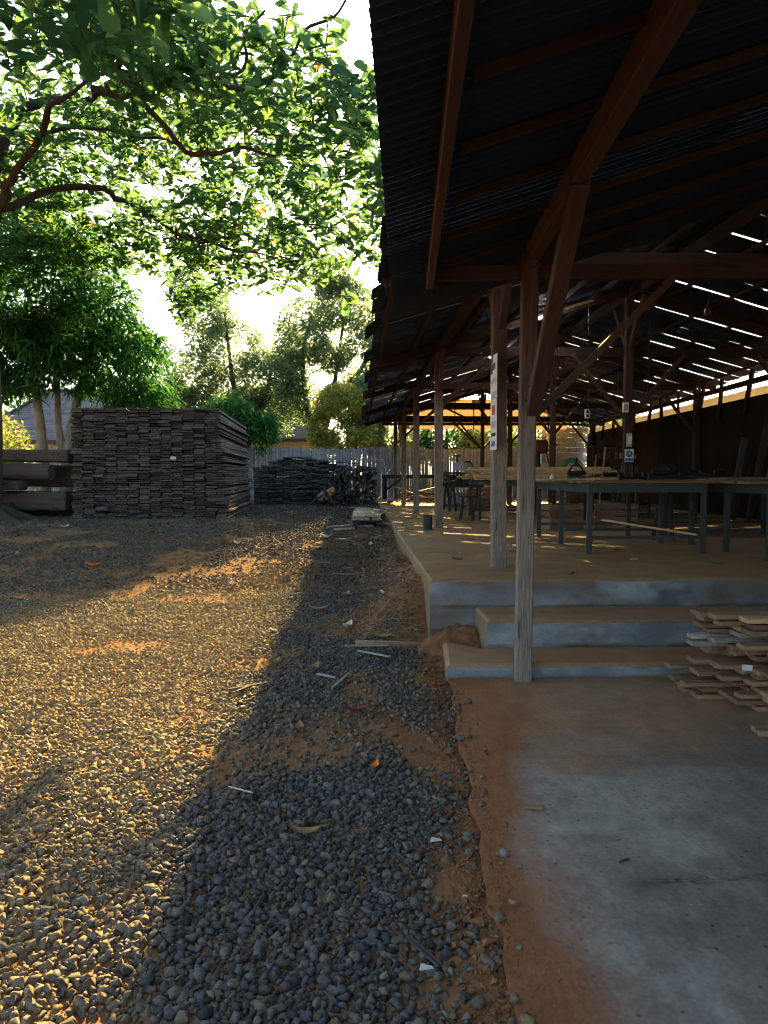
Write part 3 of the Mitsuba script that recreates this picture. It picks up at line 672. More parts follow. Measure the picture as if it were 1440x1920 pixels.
zt2 = work_table(2.50, 3.95, 14.05, 16.8, 'grey steel work table under the pile of pale boards')
boards_x(7, 2.40, 4.6, 14.1, 16.7, zt2, 'wood_pale', 'pale board in the pile on the second work table', 'pale boards on the second work table', 7, .34, .036, .12, 'pale_board')
zt3 = work_table(4.75, 6.3, 11.5, 13.9, 'dark work table right of the nearest one, half in shadow')
boards_x(7, 4.55, 6.6, 11.5, 13.9, zt3, 'wood_board', 'brown board lying across the dark table on the right', 'boards on the dark table', 2, .26, .03, .15)
zt4 = work_table(4.4, 6.0, 7.9, 9.8, 'dark work table at the right behind the steps')
boards_x(5, 4.3, 6.2, 7.9, 9.8, zt4, 'wood_board', 'brown board lying across the table behind the steps', 'boards on the table behind the steps', 1, .25, .026, .2)
zt5 = work_table(4.6, 6.4, 15.2, 17.6, 'far dark work table left of the tool shelf')
boards_x(5, 4.4, 6.6, 15.2, 17.6, zt5, 'wood_pale', 'pale board on the far dark work table', 'boards on the far work table', 1, .2, .03, .2)
for x, y, a in ((4.7, 8.1, .4), (4.95, 8.4, 1.2), (5.1, 11.7, .1), (5.6, 11.8, .6)): clamp(x, y, (zt4 if y < 10 else zt3 + .06) + .045, a, 'black bar clamp on a dark work table at the right')
# plank pile on a trestle with a machine on it
tr = thing('trestle', 'dark wooden trestle with splayed legs carrying a plank pile', 'trestle')
for y in (18.9, 20.2):
    obj('top_rail', *beam((2.25, y, FZ + .66), (3.15, y, FZ + .66), .09, .10)[:2], 'wood_dark', tr)
    for x, e in ((2.35, -.12), (2.4, .12), (3.0, -.12), (3.05, .12)): obj('leg', *beam((x, y, FZ + .62), (x + e * .6, y + e, FZ), .055, .055, up=(0, 1, 0))[:2], 'wood_dark', tr)
for r in range(9):
    for c in range(4):
        x = 2.30 + .2 * c + rng.normal(0, .02)
        y = 18.7 + rng.normal(0, .08)
        single('trestle_plank', beam((x - rng.uniform(0, .1) * (c == 0), y, FZ + .73 + .032 * r), (x + rng.normal(0, .03), y + 2.2, FZ + .73 + .032 * r), .18, .027), 'wood_grey' if r < 6 else 'wood_log', 'dark plank in the pile on the trestle', 'plank', 'planks on the trestle')
mz = FZ + 1.02
mc = thing('thicknesser', 'small grey hand wheel machine standing on the trestle planks', 'machine')
obj('body', *lathe([(.001, 0), (.20, 0), (.22, .06), (.20, .16), (.12, .22), (.05, .24), (.001, .24)], (2.62, 19.1, mz), 18)[:2], 'grey_plastic', mc, smooth=35)
obj('column', *cyl((2.5, 19.05, mz + .22), (2.5, 19.05, mz + .4), .022, 10)[:2], 'black_metal', mc)
obj('hand_wheel', *tube([(2.5 + .09 * math.cos(a), 19.05 + .09 * math.sin(a), mz + .38) for a in np.linspace(0, 2 * math.pi, 17)], .013, 6)[:2], 'black_metal', mc)
obj('hose', *tube([(2.75 + .13 * math.cos(a), 19.0, mz + .12 + .12 * math.sin(a)) for a in np.linspace(0, 2 * math.pi, 17)], .018, 6)[:2], 'black_metal', mc)
# bench rail at the far left corner
bn = thing('far_bench', 'dark plank bench by the far left corner posts', 'bench')
obj('top', *beam((.88, 28.0, 1.43), (3.5, 28.0, 1.43), .5, .13)[:2], 'wood_dark', bn)
for x in (.98, 3.3): obj('leg', *beam((x, 27.9, .5), (x, 27.9, 1.37), .16, .14, up=(0, 1, 0))[:2], 'wood_dark', bn)
obj('brace', *beam((1.05, 27.88, .95), (1.6, 27.88, 1.35), .08, .09, up=(0, 1, 0))[:2], 'wood_dark', bn)
fr = thing('pipe_frame', 'thin metal pipe frame leaning against the fence', 'frame')
for a, b in (((.35, 29.0, .5), (.30, 29.6, 2.05)), ((1.25, 29.0, .5), (1.0, 29.6, 2.1)), ((.30, 29.6, 2.05), (1.0, 29.6, 2.1))): obj('pipe', *cyl(a, b, .022, 6)[:2], 'pipe', fr)
# the white rimmed drum on its side, scrap wood, the block by the post
dm = thing('fallen_drum', 'pale drum lying on its side on the platform by the trestle', 'drum')
obj('shell', *lathe([(.20, -.45), (.215, -.44), (.205, -.40), (.205, .40), (.215, .44), (.20, .45)], (2.9, 22.0, FZ + .21), 20, 'x')[:2], 'grey_plastic', dm, smooth=40)
obj('lid', *lathe([(.001, -.43), (.20, -.43)], (2.9, 22.0, FZ + .21), 20, 'x')[:2], 'grey_plastic', dm)
for i in range(46):
    a = rng.uniform(-.5, .6); x = rng.normal(2.2, .42); y = rng.normal(25.4, .5); l = rng.uniform(.5, 1.5); z = FZ + .02 + max(0, .42 - abs(x - 2.3) * .45) * rng.uniform(.1, 1)
    t = rng.normal(0, .12); d = V3(math.cos(a) * math.cos(t), math.sin(a), math.sin(t)) * l / 2
    single('offcut', beam(V3(x, y, z + abs(d[2])) - d, V3(x, y, z + abs(d[2])) + d, rng.uniform(.03, .08), .025), ('wood_silver', 'wood_grey', 'wood_board', 'wood_log')[i % 4], 'wood offcut in the heap at the far left of the platform', 'offcut', 'offcuts of the platform scrap heap')
single('timber_block', (lambda b: (b[0], b[1], b[2]))(merge([cyl((1.16, 12.55, FZ), (1.16, 12.55, FZ + .25), .075, 10)])), 'wood_dark', 'short dark block standing beside the second row post', 'block')
# signs and fittings
bn = thing('post_banner', 'narrow white notice banner hanging on the second post', 'banner')
bsh = obj('sheet', *beam((1.322, 7.36, 1.74), (1.322, 7.36, 2.66), .34, .004, up=(1, 0, 0))[:2], 'paper', bn)
for z, hgt, w, m in ((2.72, .06, .22, 'black_metal'), (2.58, .05, .26, 'grey_plastic'), (2.44, .07, .24, 'grey_plastic'), (2.30, .09, .15, 'red_paint'), (2.16, .06, .26, 'grey_plastic'), (2.06, .03, .24, 'black_metal'), (1.97, .05, .18, 'blue_paint')):
    obj('print', *beam((1.3185, 7.36 + rng.normal(0, .02) - w / 2, z - .17), (1.3185, 7.36 + w / 2, z - .17), .002, hgt)[:2], m, bsh)
sg = thing('safety_sign', 'blue and white safety sign with a round symbol on the ridge post', 'sign')
yS, xS, zS = 12.99, 4.71, 1.83
spl = obj('plate', *beam((xS, yS, zS - .11), (xS, yS, zS + .11), .155, .006, up=(0, 1, 0))[:2], 'white_plastic', sg)
obj('symbol', *cyl((xS, yS - .004, zS + .03), (xS, yS - .0065, zS + .03), .058, 20)[:2], 'blue_paint', spl)
obj('band', *beam((xS - .07, yS - .005, zS - .07), (xS + .07, yS - .005, zS - .07), .003, .05)[:2], 'blue_paint', spl)
obj('pictogram', *cyl((xS, yS - .0066, zS + .035), (xS, yS - .009, zS + .035), .02, 12)[:2], 'white_plastic', spl)
for nm, c, s, lab in (('switch_box', (4.70, 12.97, 2.10), (.09, .05, .24), 'grey switch box on the ridge post above the blue sign'), ('lamp_box', (4.62, 12.96, 2.66), (.10, .07, .17), 'white box fitted high on the ridge post')):
    t = thing(nm, lab, 'electric box')
    cs_ = obj('case', *box(c, s, ch=.008)[:2], 'grey_plastic' if nm == 'switch_box' else 'white_plastic', t)
    obj('cover', *box((c[0], c[1] - s[1] / 2 - .004, c[2]), (s[0] * .7, .008, s[2] * .6))[:2], 'white_plastic' if nm == 'switch_box' else 'grey_plastic', cs_)
st = thing('hanging_socket', 'white double power socket hanging on a long wire over the tables', 'socket')
scs = obj('case', *box((3.66, 12.0, 2.47), (.075, .05, .145), ch=.008)[:2], 'white_plastic', st)
for dz in (-.033, .033): obj('outlet', *cyl((3.66, 11.974, 2.47 + dz), (3.66, 11.971, 2.47 + dz), .024, 14)[:2], 'black_metal', scs)
obj('wire', *tube([(3.66, 12.0, 2.54), (3.69, 12.0, 3.2), (3.66, 12.0, 3.9), (3.67, 12.0, 4.40)], .005, 5)[:2], 'black_metal', st)
hb = thing('hanging_bulb', 'unlit bulb hanging on a wire under the porch roof beam', 'bulb')
obj('wire', *tube([(2.52, 5.42, 2.89), (2.53, 5.42, 2.8), (2.52, 5.42, 2.72)], .004, 5)[:2], 'black_metal', hb)
obj('bulb', *lathe([(.010, .07), (.012, .04), (.02, .02), (.022, .0), (.015, -.018), (.001, -.025)], (2.52, 5.42, 2.66), 12)[:2], 'black_metal', hb, smooth=True)
tl = []
for x, y, z, a, lab in ((3.35, 12.6, 4.20, .35, 'lit fluorescent tube lamp under the roof, the larger one'), (3.35, 16.8, 4.22, .35, 'lit fluorescent tube lamp farther back under the roof')):
    t = thing('tube_lamp', lab, 'lamp', None); d = V3(math.cos(a) * .5, 0, math.sin(.28) * .5); c = V3(x, y, z)
    hs = obj('housing', *beam(c - d * 1.2 + V3(0, 0, .035), c + d * 1.2 + V3(0, 0, .035), .06, .03)[:2], 'white_plastic', t)
    k = obj('tube', *cyl(c - d * .9, c - d * .05, .016, 8)[:2], 'lamp_glow', hs)
    scene[k]['emitter'] = {'type': 'area', 'radiance': {'type': 'rgb', 'value': [7.0, 6.6, 6.0]}}
# drill press, hose, reel, shelf with tools at the far right
dp = thing('drill_press', 'tall dark drill press standing at the ridge posts', 'machine')
x, y = 4.55, 18.9
obj('base', *box((x, y, FZ + .04), (.5, .6, .08), ch=.01)[:2], 'black_metal', dp)
obj('column', *cyl((x, y + .1, FZ + .07), (x, y + .1, FZ + 1.75), .06, 12)[:2], 'black_metal', dp)
obj('table', *box((x, y - .12, FZ + .85), (.42, .45, .05), ch=.008)[:2], 'black_metal', dp)
dhd = obj('head', *box((x, y - .05, FZ + 1.62), (.30, .62, .34), ch=.05)[:2], 'dark_red', dp)
obj('motor', *cyl((x, y + .32, FZ + 1.45), (x, y + .32, FZ + 1.75), .14, 14)[:2], 'black_metal', dp)
obj('spindle', *cyl((x, y - .25, FZ + 1.2), (x, y - .25, FZ + 1.5), .03, 10)[:2], 'pipe', dhd)
for a in (.4, 2.5, 4.6): obj('feed_handle', *cyl((x + .16, y - .1, FZ + 1.5), (x + .18 + .3 * abs(math.cos(a)), y - .1 + .2 * math.cos(a), FZ + 1.5 + .3 * math.sin(a)), .014, 6)[:2], 'black_metal', dhd)
pts = []
for k in range(5):
    for a in np.linspace(0, 2 * math.pi, 25)[:-1]: pts.append((7.62 + .02 * k + (.36 + .03 * math.sin(k * 2)) * math.cos(a + k), 26.9 - .03 * k, FZ + .95 + (.5 + .05 * math.cos(3 * k)) * math.sin(a + k)))
single('hose_coil', tube(pts, .022, 6), 'green_hose', 'green hose hanging in a coil by the far block wall', 'hose', smooth=True)
rl = thing('cable_reel', 'black cable reel beside the green hose', 'reel')
for dy in (-.1, .1): obj('flange', *lathe([(.001, 0), (.34, 0), (.34, .03), (.001, .03)], (7.75, 26.0 + dy, FZ + .75), 20, 'y')[:2], 'black_metal', rl)
obj('drum', *lathe([(.22, -.08), (.22, .1)], (7.75, 26.0, FZ + .75), 16, 'y')[:2], 'black_metal', rl)
obj('stand', *beam((7.75, 26.0, FZ), (7.75, 26.0, FZ + .75), .06, .06, up=(0, 1, 0))[:2], 'black_metal', rl)
sh = thing('tool_shelf', 'reddish wooden tool shelf crowded with tools by the right wall', 'shelf')
for x, y in ((6.6, 21.0), (7.9, 21.0), (6.6, 21.5), (7.9, 21.5)): obj('upright', *beam((x, y, FZ), (x, y, FZ + 1.75), .06, .06, up=(0, 1, 0))[:2], 'wood_red', sh)
for z in (.45, .95, 1.35, 1.72): obj('shelf_board', *beam((6.55, 21.25, FZ + z), (7.95, 21.25, FZ + z), .55, .03)[:2], 'wood_red', sh)
for i in range(22):
    x = 6.7 + (i % 11) * .115 + rng.normal(0, .02); z = FZ + (.97, 1.37)[i // 11]; r = rng.uniform(.025, .045); h = rng.uniform(.1, .24)
    single('tin', lathe([(.001, 0), (r, 0), (r, h * .8), (r * .6, h), (.001, h)], (x, 21.1 + rng.normal(0, .05), z + .001), 10), ('red_paint', 'grey_plastic', 'wood_board', 'black_metal')[i % 4], 'small tin on the tool shelf', 'tin', 'tins on the tool shelf')
for i, (x, l) in enumerate(((6.45, 1.5), (6.7, 1.7), (7.2, 1.3), (5.9, 1.4))):
    single('leaning_stick', beam((x, 20.8, FZ), (x + .22, 20.95, FZ + l), .035, .03, up=(0, 1, 0)), ('wood_pale', 'pipe', 'wood_board', 'wood_red')[i], ['pale batten leaning on the tool shelf', 'metal pipe leaning on the tool shelf', 'brown batten leaning on the tool shelf', 'red brown batten leaning left of the tool shelf'][i], 'batten')
# grey block wall at the far right
bw = thing('block_wall', 'grey concrete block wall at the far right end of the shed', 'wall')
for r in range(14):
    for c in range(4):
        x = 7.35 + c * .40 + (.2 if r % 2 else 0)
        b = beam((x, 29.9, FZ + .1 + r * .20), (x + .385, 29.9, FZ + .1 + r * .20), .19, .186, ch=.006); obj('block', b[0], b[1], 'block', bw, uv=b[2])
obj('mortar', *beam((7.36, 29.92, FZ - .05), (9.1, 29.92, FZ - .05), .16, .1)[:2], 'block', bw)
obj('mortar', *beam((7.4, 29.915, FZ), (7.4, 29.915, FZ + 2.79), .16, .03, up=(0, 1, 0))[:2], 'block', bw)

def crate(x, y, w, d, h, rz, label):
    t = thing('slat_crate', label, 'crate'); c, s_ = math.cos(rz), math.sin(rz)
    P = lambda a, b, z: (x + a * c - b * s_, y + a * s_ + b * c, FZ + z)
    for a in (-w / 2, w / 2):
        for b in (-d / 2, d / 2): obj('corner_post', *beam(P(a * .93, b * .93, .002), P(a * .93, b * .93, h), .04, .04, up=(0, 1, 0))[:2], 'wood_board', t, uv=np.full((8, 2), 350.3))
    for z in np.arange(.05, h, .11):
        for b in (-d / 2, d / 2): q = beam(P(-w / 2, b, z), P(w / 2, b, z), .016, .085); obj('slat', q[0], q[1], 'wood_board', t, uv=q[2])
        for a in (-w / 2, w / 2): q = beam(P(a, -d / 2 + .01, z), P(a, d / 2 - .01, z), .016, .085); obj('slat', q[0], q[1], 'wood_board', t, uv=q[2])
    q = beam(P(-w / 2, 0, .03), P(w / 2, 0, .03), d * .9, .02); obj('bottom', q[0], q[1], 'wood_board', t, uv=q[2])
for a in ((3.4, 12.6, .6, .5, .45, .2, 'slatted wooden crate behind the nearest work table'), (4.5, 13.0, .7, .5, .4, -.3, 'low slatted crate behind the nearest work table, right of the other'), (3.2, 19.6, .6, .6, .55, .1, 'slatted crate beside the plank trestle'), (5.6, 19.4, .8, .6, .6, .4, 'big slatted crate before the tool shelf'), (4.0, 24.3, .7, .6, .5, -.2, 'slatted crate far back under the gable')): crate(*a)
for i in range(16):
    y = 9.0 + i * .42 + rng.normal(0, .1); x = wall_x(y) - .10; l = rng.uniform(1.1, 2.2)
    single('leaning_board', beam((x - rng.uniform(.3, .5), y, FZ), (x - .05, y + rng.normal(0, .06), FZ + l), rng.uniform(.1, .2), .03, up=(0, 1, 0)), ('wood_dark', 'wood_log', 'wood_roof')[i % 3], 'board leaning against the dark right wall of the shed', 'board', 'boards leaning on the right wall')
def stool(x, y, label):
    t = thing('stool', label, 'stool')
    obj('seat', *cyl((x, y, FZ + .46), (x, y, FZ + .5), .17, 16)[:2], 'wood_log', t)
    for a in (.5, 2.07, 3.64, 5.2): obj('leg', *beam((x + .11 * math.cos(a), y + .11 * math.sin(a), FZ + .46), (x + .19 * math.cos(a), y + .19 * math.sin(a), FZ), .03, .03, up=(0, 1, 0))[:2], 'wood_log', t)
stool(4.35, 10.6, 'dark round stool right of the nearest work table'); stool(2.2, 15.2, 'dark round stool left of the second work table')
boards_x(4, 2.75, 4.4, 9.2, 10.1, zt + .028, 'wood_pale', 'pale board lying on top of the brown boards of the nearest table', 'pale boards on the nearest work table', 1, .16, .024, .25)

# ------------------------------------------------------------------ fence
fn = thing('slat_fence', 'tall grey fence of narrow weathered upright slats behind the yard', 'fence')
FY = 30.4
xs, x, sl = [], -5.2, []
while x < 9.2:
    w = rng.uniform(.035, .075); xs.append((x, w)); x += w - rng.uniform(.001, .012)
def slat(x, w):
    h = 2.07 + rng.normal(0, .03) + .05 * math.sin(x * 1.3)
    return beam((x + rng.normal(0, .012), FY + rng.uniform(-.02, .02), .40), (x + rng.normal(0, .014), FY + rng.normal(0, .012), .5 + h), w, .022, up=(0, 1, 0))
xs = [(a, b) for a, b in xs]
ind = sorted(xs, key=lambda q: (not (-4.4 < q[0] < 7.3), rng.uniform()))
for q in ind[:300]:
    b = slat(*q); obj('slat', b[0], b[1], 'fence_wood', fn, uv=b[2])
rest = [slat(*q) for q in ind[300:]]; x = -5.2
while x > -17:
    w = rng.uniform(.05, .09); x -= w + .008; rest.append(slat(x, w))
m = merge(rest); obj('slats', m[0], m[1], 'fence_wood', fn, uv=m[2], kind='stuff')
for z in (1.0, 2.1): b = beam((-17, FY + .06, z), (9.2, FY + .06, z), .05, .07); obj('rail', b[0], b[1], 'fence_wood', fn, uv=b[2])

# ------------------------------------------------------------------ trees
def leaf_template(kind):
    if kind == 'obovate': S, Wd, droop = [0, .4, .74, .93, 1], [.05, .25, .45, .36, .08], .2
    elif kind == 'lance': S, Wd, droop = [0, .3, .65, 1], [.03, .25, .22, .02], .30
    else: S, Wd, droop = [0, .5, 1], [.03, .52, .03], .12
    V = []
    for s, w in zip(S, Wd):
        z = -droop * s * s
        V += [(s, -w / 2, z + w * .16), (s, 0, z), (s, w / 2, z + w * .16)]
    F = []
    for i in range(len(S) - 1):
        for j in (0, 1):
            a = 3 * i + j; F += [[a, a + 3, a + 4], [a, a + 4, a + 1]]
    return np.array(V), np.array(F)
def leaf_mesh(tmpl, pos, d, nrm, size, tone):
    v, f = tmpl; d = d / np.linalg.norm(d, axis=1, keepdims=True); s = np.cross(nrm, d); s /= np.linalg.norm(s, axis=1, keepdims=True) + 1e-9; u = np.cross(d, s)
    v = v[None] * np.stack([np.ones(len(pos)), rng.uniform(.75, 1.2, len(pos)), rng.uniform(-.4, 2.4, len(pos))], -1)[:, None]
    V = pos[:, None] + size[:, None, None] * (v[:, :, :1] * d[:, None] + v[:, :, 1:2] * s[:, None] + v[:, :, 2:] * u[:, None])
    return V, f, tone
def put_leaves(tree, L, bsdf, n_ind, cam=np.array([0, 0, 1.5]), name='foliage'):
    V, f, tone = L; c = V.mean(1) - cam; dist = np.linalg.norm(c, axis=1)
    inside = (np.abs(c[:, 0] / c[:, 1] + .03) < .5) & (c[:, 1] > 0) & (np.abs(c[:, 2] / c[:, 1] + .05) < .66) & ((c[:, 0] / c[:, 1]) < .045)
    app = np.linalg.norm(V.max(1) - V.min(1), axis=1) / dist * inside
    order = np.argsort(-app)
    for i in order[:n_ind]: obj('leaf', V[i], f, bsdf, tree, uv=np.tile([tone[i], 0], (len(V[i]), 1)))
    o = order[n_ind:]; nv = V.shape[1]
    obj(name, V[o].reshape(-1, 3), (f[None] + (np.arange(len(o)) * nv)[:, None, None]).reshape(-1, 3), bsdf, tree, uv=np.repeat(np.stack([tone[o], 0 * tone[o]], -1), nv, 0), kind='stuff')
def grow(limbs, pts, r0=.05, step=.35):
    """Joins each point to the nearest branch; returns tubes for the twigs."""
    nodes = [p for l in limbs for p in l]; N = np.array(nodes); parts = []; c0 = N.mean(0)
    d0 = np.array([np.min(np.linalg.norm(N - p, axis=1)) for p in pts]); pend = np.zeros(0)
    for p in pts[np.argsort(d0)]:
        w = np.linalg.norm(N - p, axis=1); k = int(np.argmin(w)); a = N[k]; L = w[k]
        n = max(2, int(L / step) + 1); t = np.linspace(0, 1, n + 1)[:, None]
        mid = a + (p - a) * t + np.sin(t * np.pi) * rng.normal(0, .07 * L, 3) + V3(0, 0, 1) * np.sin(t * np.pi) * .05 * L
        parts.append(tube(mid, np.linspace(min(.04, .008 + .013 * L), .005, n + 1), 4, caps=False)); N = np.vstack([N, mid[1:]])
    return merge(parts)
def rosettes(pts, per, size, out, kind, spread=.06, up=.35, tone=lambda n: rng.uniform(0, 1, n), droop=0.0):
    n = len(pts) * per; P = np.repeat(pts, per, 0)
    a = np.tile(np.arange(per) * 2.4, len(pts)) + np.repeat(rng.uniform(0, 6.28, len(pts)), per) + rng.normal(0, .2, n)
    el = rng.normal(up, .38, n) - droop
    ax = np.repeat(out, per, 0)
    d = np.stack([np.cos(a) * np.cos(el), np.sin(a) * np.cos(el), np.sin(el)], -1) + ax * .35
    nr = np.stack([-np.cos(a) * np.sin(el), -np.sin(a) * np.sin(el), np.cos(el)], -1) + rng.normal(0, .25, (n, 3))
    pos = P + rng.normal(0, spread, (n, 3))
    return leaf_mesh(leaf_template(kind), pos, d, nr, size * rng.lognormal(0, .22, n), tone(n))

# the spreading tree with large leaves whose trunk stands at the left edge
at = thing('broadleaf_tree', 'large spreading tree with big obovate leaves overhanging the yard from the left', 'tree')
F0 = V3(-7.7, 15.9, 7.0)
m = tube(smooth_line([(-7.85, 15.9, .2), (-7.82, 15.9, 1.0), (-7.78, 15.95, 3.0), (-7.8, 15.9, 5.4), F0], 8), np.concatenate([[.85, .62, .5, .44, .42], np.linspace(.41, .33, 28)]), 14)
obj('trunk', m[0], m[1], 'bark', at, uv=m[2], smooth=True)
for a in (-.5, .25, -1.4, 2.6): 
    d = V3(math.cos(a), math.sin(a), 0); m = tube(smooth_line([V3(-7.85, 15.9, .9), V3(-7.85, 15.9, .62) + d * .6, V3(-7.85, 15.9, .42) + d * 1.3, V3(-7.85, 15.9, .3) + d * 2.0], 4), np.linspace(.22, .07, 13), 8)
    obj('root', m[0], m[1], 'bark', at, uv=m[2], smooth=True)
limbs = []
def limb(pts, r0, r1, parent=None):
    P = smooth_line(pts, 9); r0 = r0 * .6; P = P + np.sin(np.linspace(0, 1, len(P)) * math.pi)[:, None] * (meshkit.noise(P[:, None] * 1.1 + np.array([[0, 0, 0], [9, 0, 0], [0, 9, 0]])[None], 3) - .5) * .8 + (meshkit.noise(P[:, None] * 3.1 + np.array([[3, 0, 0], [0, 5, 0], [0, 0, 7]])[None], 4) - .5) * .22 * np.sin(np.linspace(0, 1, len(P)) * math.pi)[:, None]; m = tube(P, np.linspace(r0, min(r1, .012), len(P)) * rng.uniform(.9, 1.1, len(P)), 8); limbs.append(P)
    obj('limb', m[0], m[1], 'bark', at, uv=m[2], smooth=True)
limb([F0 - V3(0, 0, .5), (-6.6, 14.9, 7.25), (-5.2, 13.6, 7.75), (-3.9, 12.6, 8.0)], .20, .13)
limb([(-3.9, 12.6, 8.0), (-2.9, 12.0, 7.35), (-2.2, 11.6, 7.2), (-1.3, 11.0, 7.2)], .10, .035)
limb([(-4.4, 13.0, 7.9), (-3.0, 12.6, 7.15), (-1.9, 12.4, 6.7), (-.9, 12.6, 6.7)], .10, .03)
limb([(-3.9, 12.6, 8.0), (-3.0, 11.0, 8.2), (-2.2, 9.6, 7.7), (-1.2, 8.4, 6.8)], .10, .03)
limb([F0, (-7.0, 14.0, 8.0), (-5.8, 11.6, 8.3), (-4.4, 9.4, 7.8), (-3.0, 7.6, 7.0)], .22, .04)
limb([F0, (-7.6, 13.5, 8.0), (-7.0, 10.6, 8.2), (-5.8, 8.0, 7.4)], .2, .05)
limb([F0, (-6.5, 15.4, 8.6), (-4.6, 14.8, 9.0), (-2.6, 14.2, 8.6), (-.8, 13.8, 7.6)], .2, .04)
limb([F0 - V3(0, 0, .2), (-6.3, 16.2, 7.3), (-4.8, 16.6, 7.1), (-3.2, 16.8, 6.6), (-1.6, 16.2, 6.0)], .15, .03)
limb([F0, (-8.6, 17.4, 8.4), (-9.8, 18.8, 8.8)], .2, .05)
limb([F0, (-9.4, 14.6, 8.2), (-11.2, 13.0, 8.4)], .2, .05)
limb([F0, (-7.4, 17.5, 8.8), (-6.4, 19.3, 9.2)], .16, .04)
C, R = np.array([-6.6, 13.0]), 7.4
for a in range(16):
    L = limbs[rng.integers(0, 9)]; p = L[rng.integers(len(L) // 3, len(L) * 3 // 4)]; d = unit(V3(p[0] - C[0] + rng.normal(0, 3), p[1] - C[1] + rng.normal(0, 3), 0)) * rng.uniform(1.6, 3.4)
    limb([p, p + d * .35 + V3(0, 0, rng.uniform(-.1, .3)), p + d * .7 + V3(0, 0, rng.uniform(-.2, .4)), p + d + V3(0, 0, rng.uniform(-.5, .3))], .065, .012)
n = 11000
ang = rng.uniform(0, 2 * math.pi, n); rr = R * np.sqrt(rng.uniform(0, 1, n)) * (1 + .10 * np.sin(ang * 5 + 1) + .07 * np.sin(ang * 11))
X, Y = C[0] + rr * np.cos(ang), C[1] + rr * np.sin(ang)
q = np.clip(rr / R, 0, 1)
top = 6.4 + 3.9 * np.maximum(0, 1 - q ** 2) ** .75; bot = 6.9 + 1.0 * sstep(.72, .45, q) - 1.5 * q ** 2 + np.where(X > -5.0, .04, .20) * np.maximum(0, Y - 14.5) - .1 * sstep(-4.5, -2.5, X) * sstep(13, 16, Y) + (meshkit.fbm(np.stack([X * .5, Y * .5, 0 * X], -1), 3, 5) - .5) * 2.0
Z = bot + (top - bot) * rng.beta(1.1, 1.1, n)
P = np.stack([X, Y, Z], -1)
den = meshkit.fbm(P * np.array([.55, .55, .9]), 3, 21)
keep = (den > .43 - .06 * q) & (Z > bot) & ~((X > -1.6) & (Y < 9.6)) & (Z < 6.75 + .33 * (Y - 10) - 1.1 * X + rng.normal(0, .15, n))
P = P[keep]
P = P[np.argsort(rng.uniform(size=len(P)))][:2750]
tw = grow(limbs, P); obj('twigs', tw[0], tw[1], 'bark', at, uv=tw[2], kind='stuff')
o = P - np.array([C[0], C[1], 6.0]); o /= np.linalg.norm(o, axis=1, keepdims=True)
put_leaves(at, rosettes(P, 9, .26, o, 'obovate', .09, .15, lambda k: np.clip(rng.beta(2, 3, k) , 0, 1) * .93 + (rng.uniform(size=k) < .008) * .5), 'leaf_almond', 300)

def crown_points(blobs, n, seed, cut=.42, freq=.8, shell=.45):
    out = []
    for (cx, cy, cz, rx, ry, rz), k in blobs_weight(blobs, n):
        p = rng.normal(0, 1, (k * 3, 3)); p /= np.linalg.norm(p, axis=1, keepdims=True); p *= (rng.uniform(shell ** 3, 1, (k * 3, 1))) ** (1 / 3)
        w = V3(cx, cy, cz) + p * V3(rx, ry, rz) * (1 + .35 * (meshkit.fbm(p * 2.2 + cx, 3, seed) - .5)[:, None])
        w = w[meshkit.fbm(w * freq, 3, seed + 3) > cut][:k]; out.append(w)
    return np.vstack(out)
def blobs_weight(blobs, n):
    v = np.array([b[3] * b[4] + b[4] * b[5] + b[3] * b[5] for b in blobs]); v = v / v.sum()
    return [(b, int(n * w)) for b, w in zip(blobs, v)]
def tree(name, label, trunks, blobs, n, per, size, kind, bsdf, seed, bark='bark', n_ind=0, droop=0.0, up=.2, cut=.42, freq=.8, shell=.45, limb_r=.05, group=None, twig_n=400, cat='tree', spread=.1):
    t = thing(name, label, cat, group); lm = []
    for pts, r0, r1 in trunks:
        Pn = smooth_line(pts, 6); m = tube(Pn, np.linspace(r0, r1, len(Pn)), 9); lm.append(Pn)
        obj('trunk' if len(lm) <= 3 else 'limb', m[0], m[1], bark, t, uv=m[2], smooth=True)
    P = crown_points(blobs, n, seed, cut, freq, shell)
    if lm and twig_n:
        sub = P[rng.choice(len(P), min(twig_n, len(P)), replace=False)]
        tw = grow(lm, sub, step=.6); obj('twigs', tw[0], tw[1], bark, t, uv=tw[2], kind='stuff')
    c = np.array([b[:3] for b in blobs]).mean(0); o = P - c; o /= np.linalg.norm(o, axis=1, keepdims=True)
    put_leaves(t, rosettes(P, per, size, o, kind, spread, up, droop=droop), bsdf, n_ind)

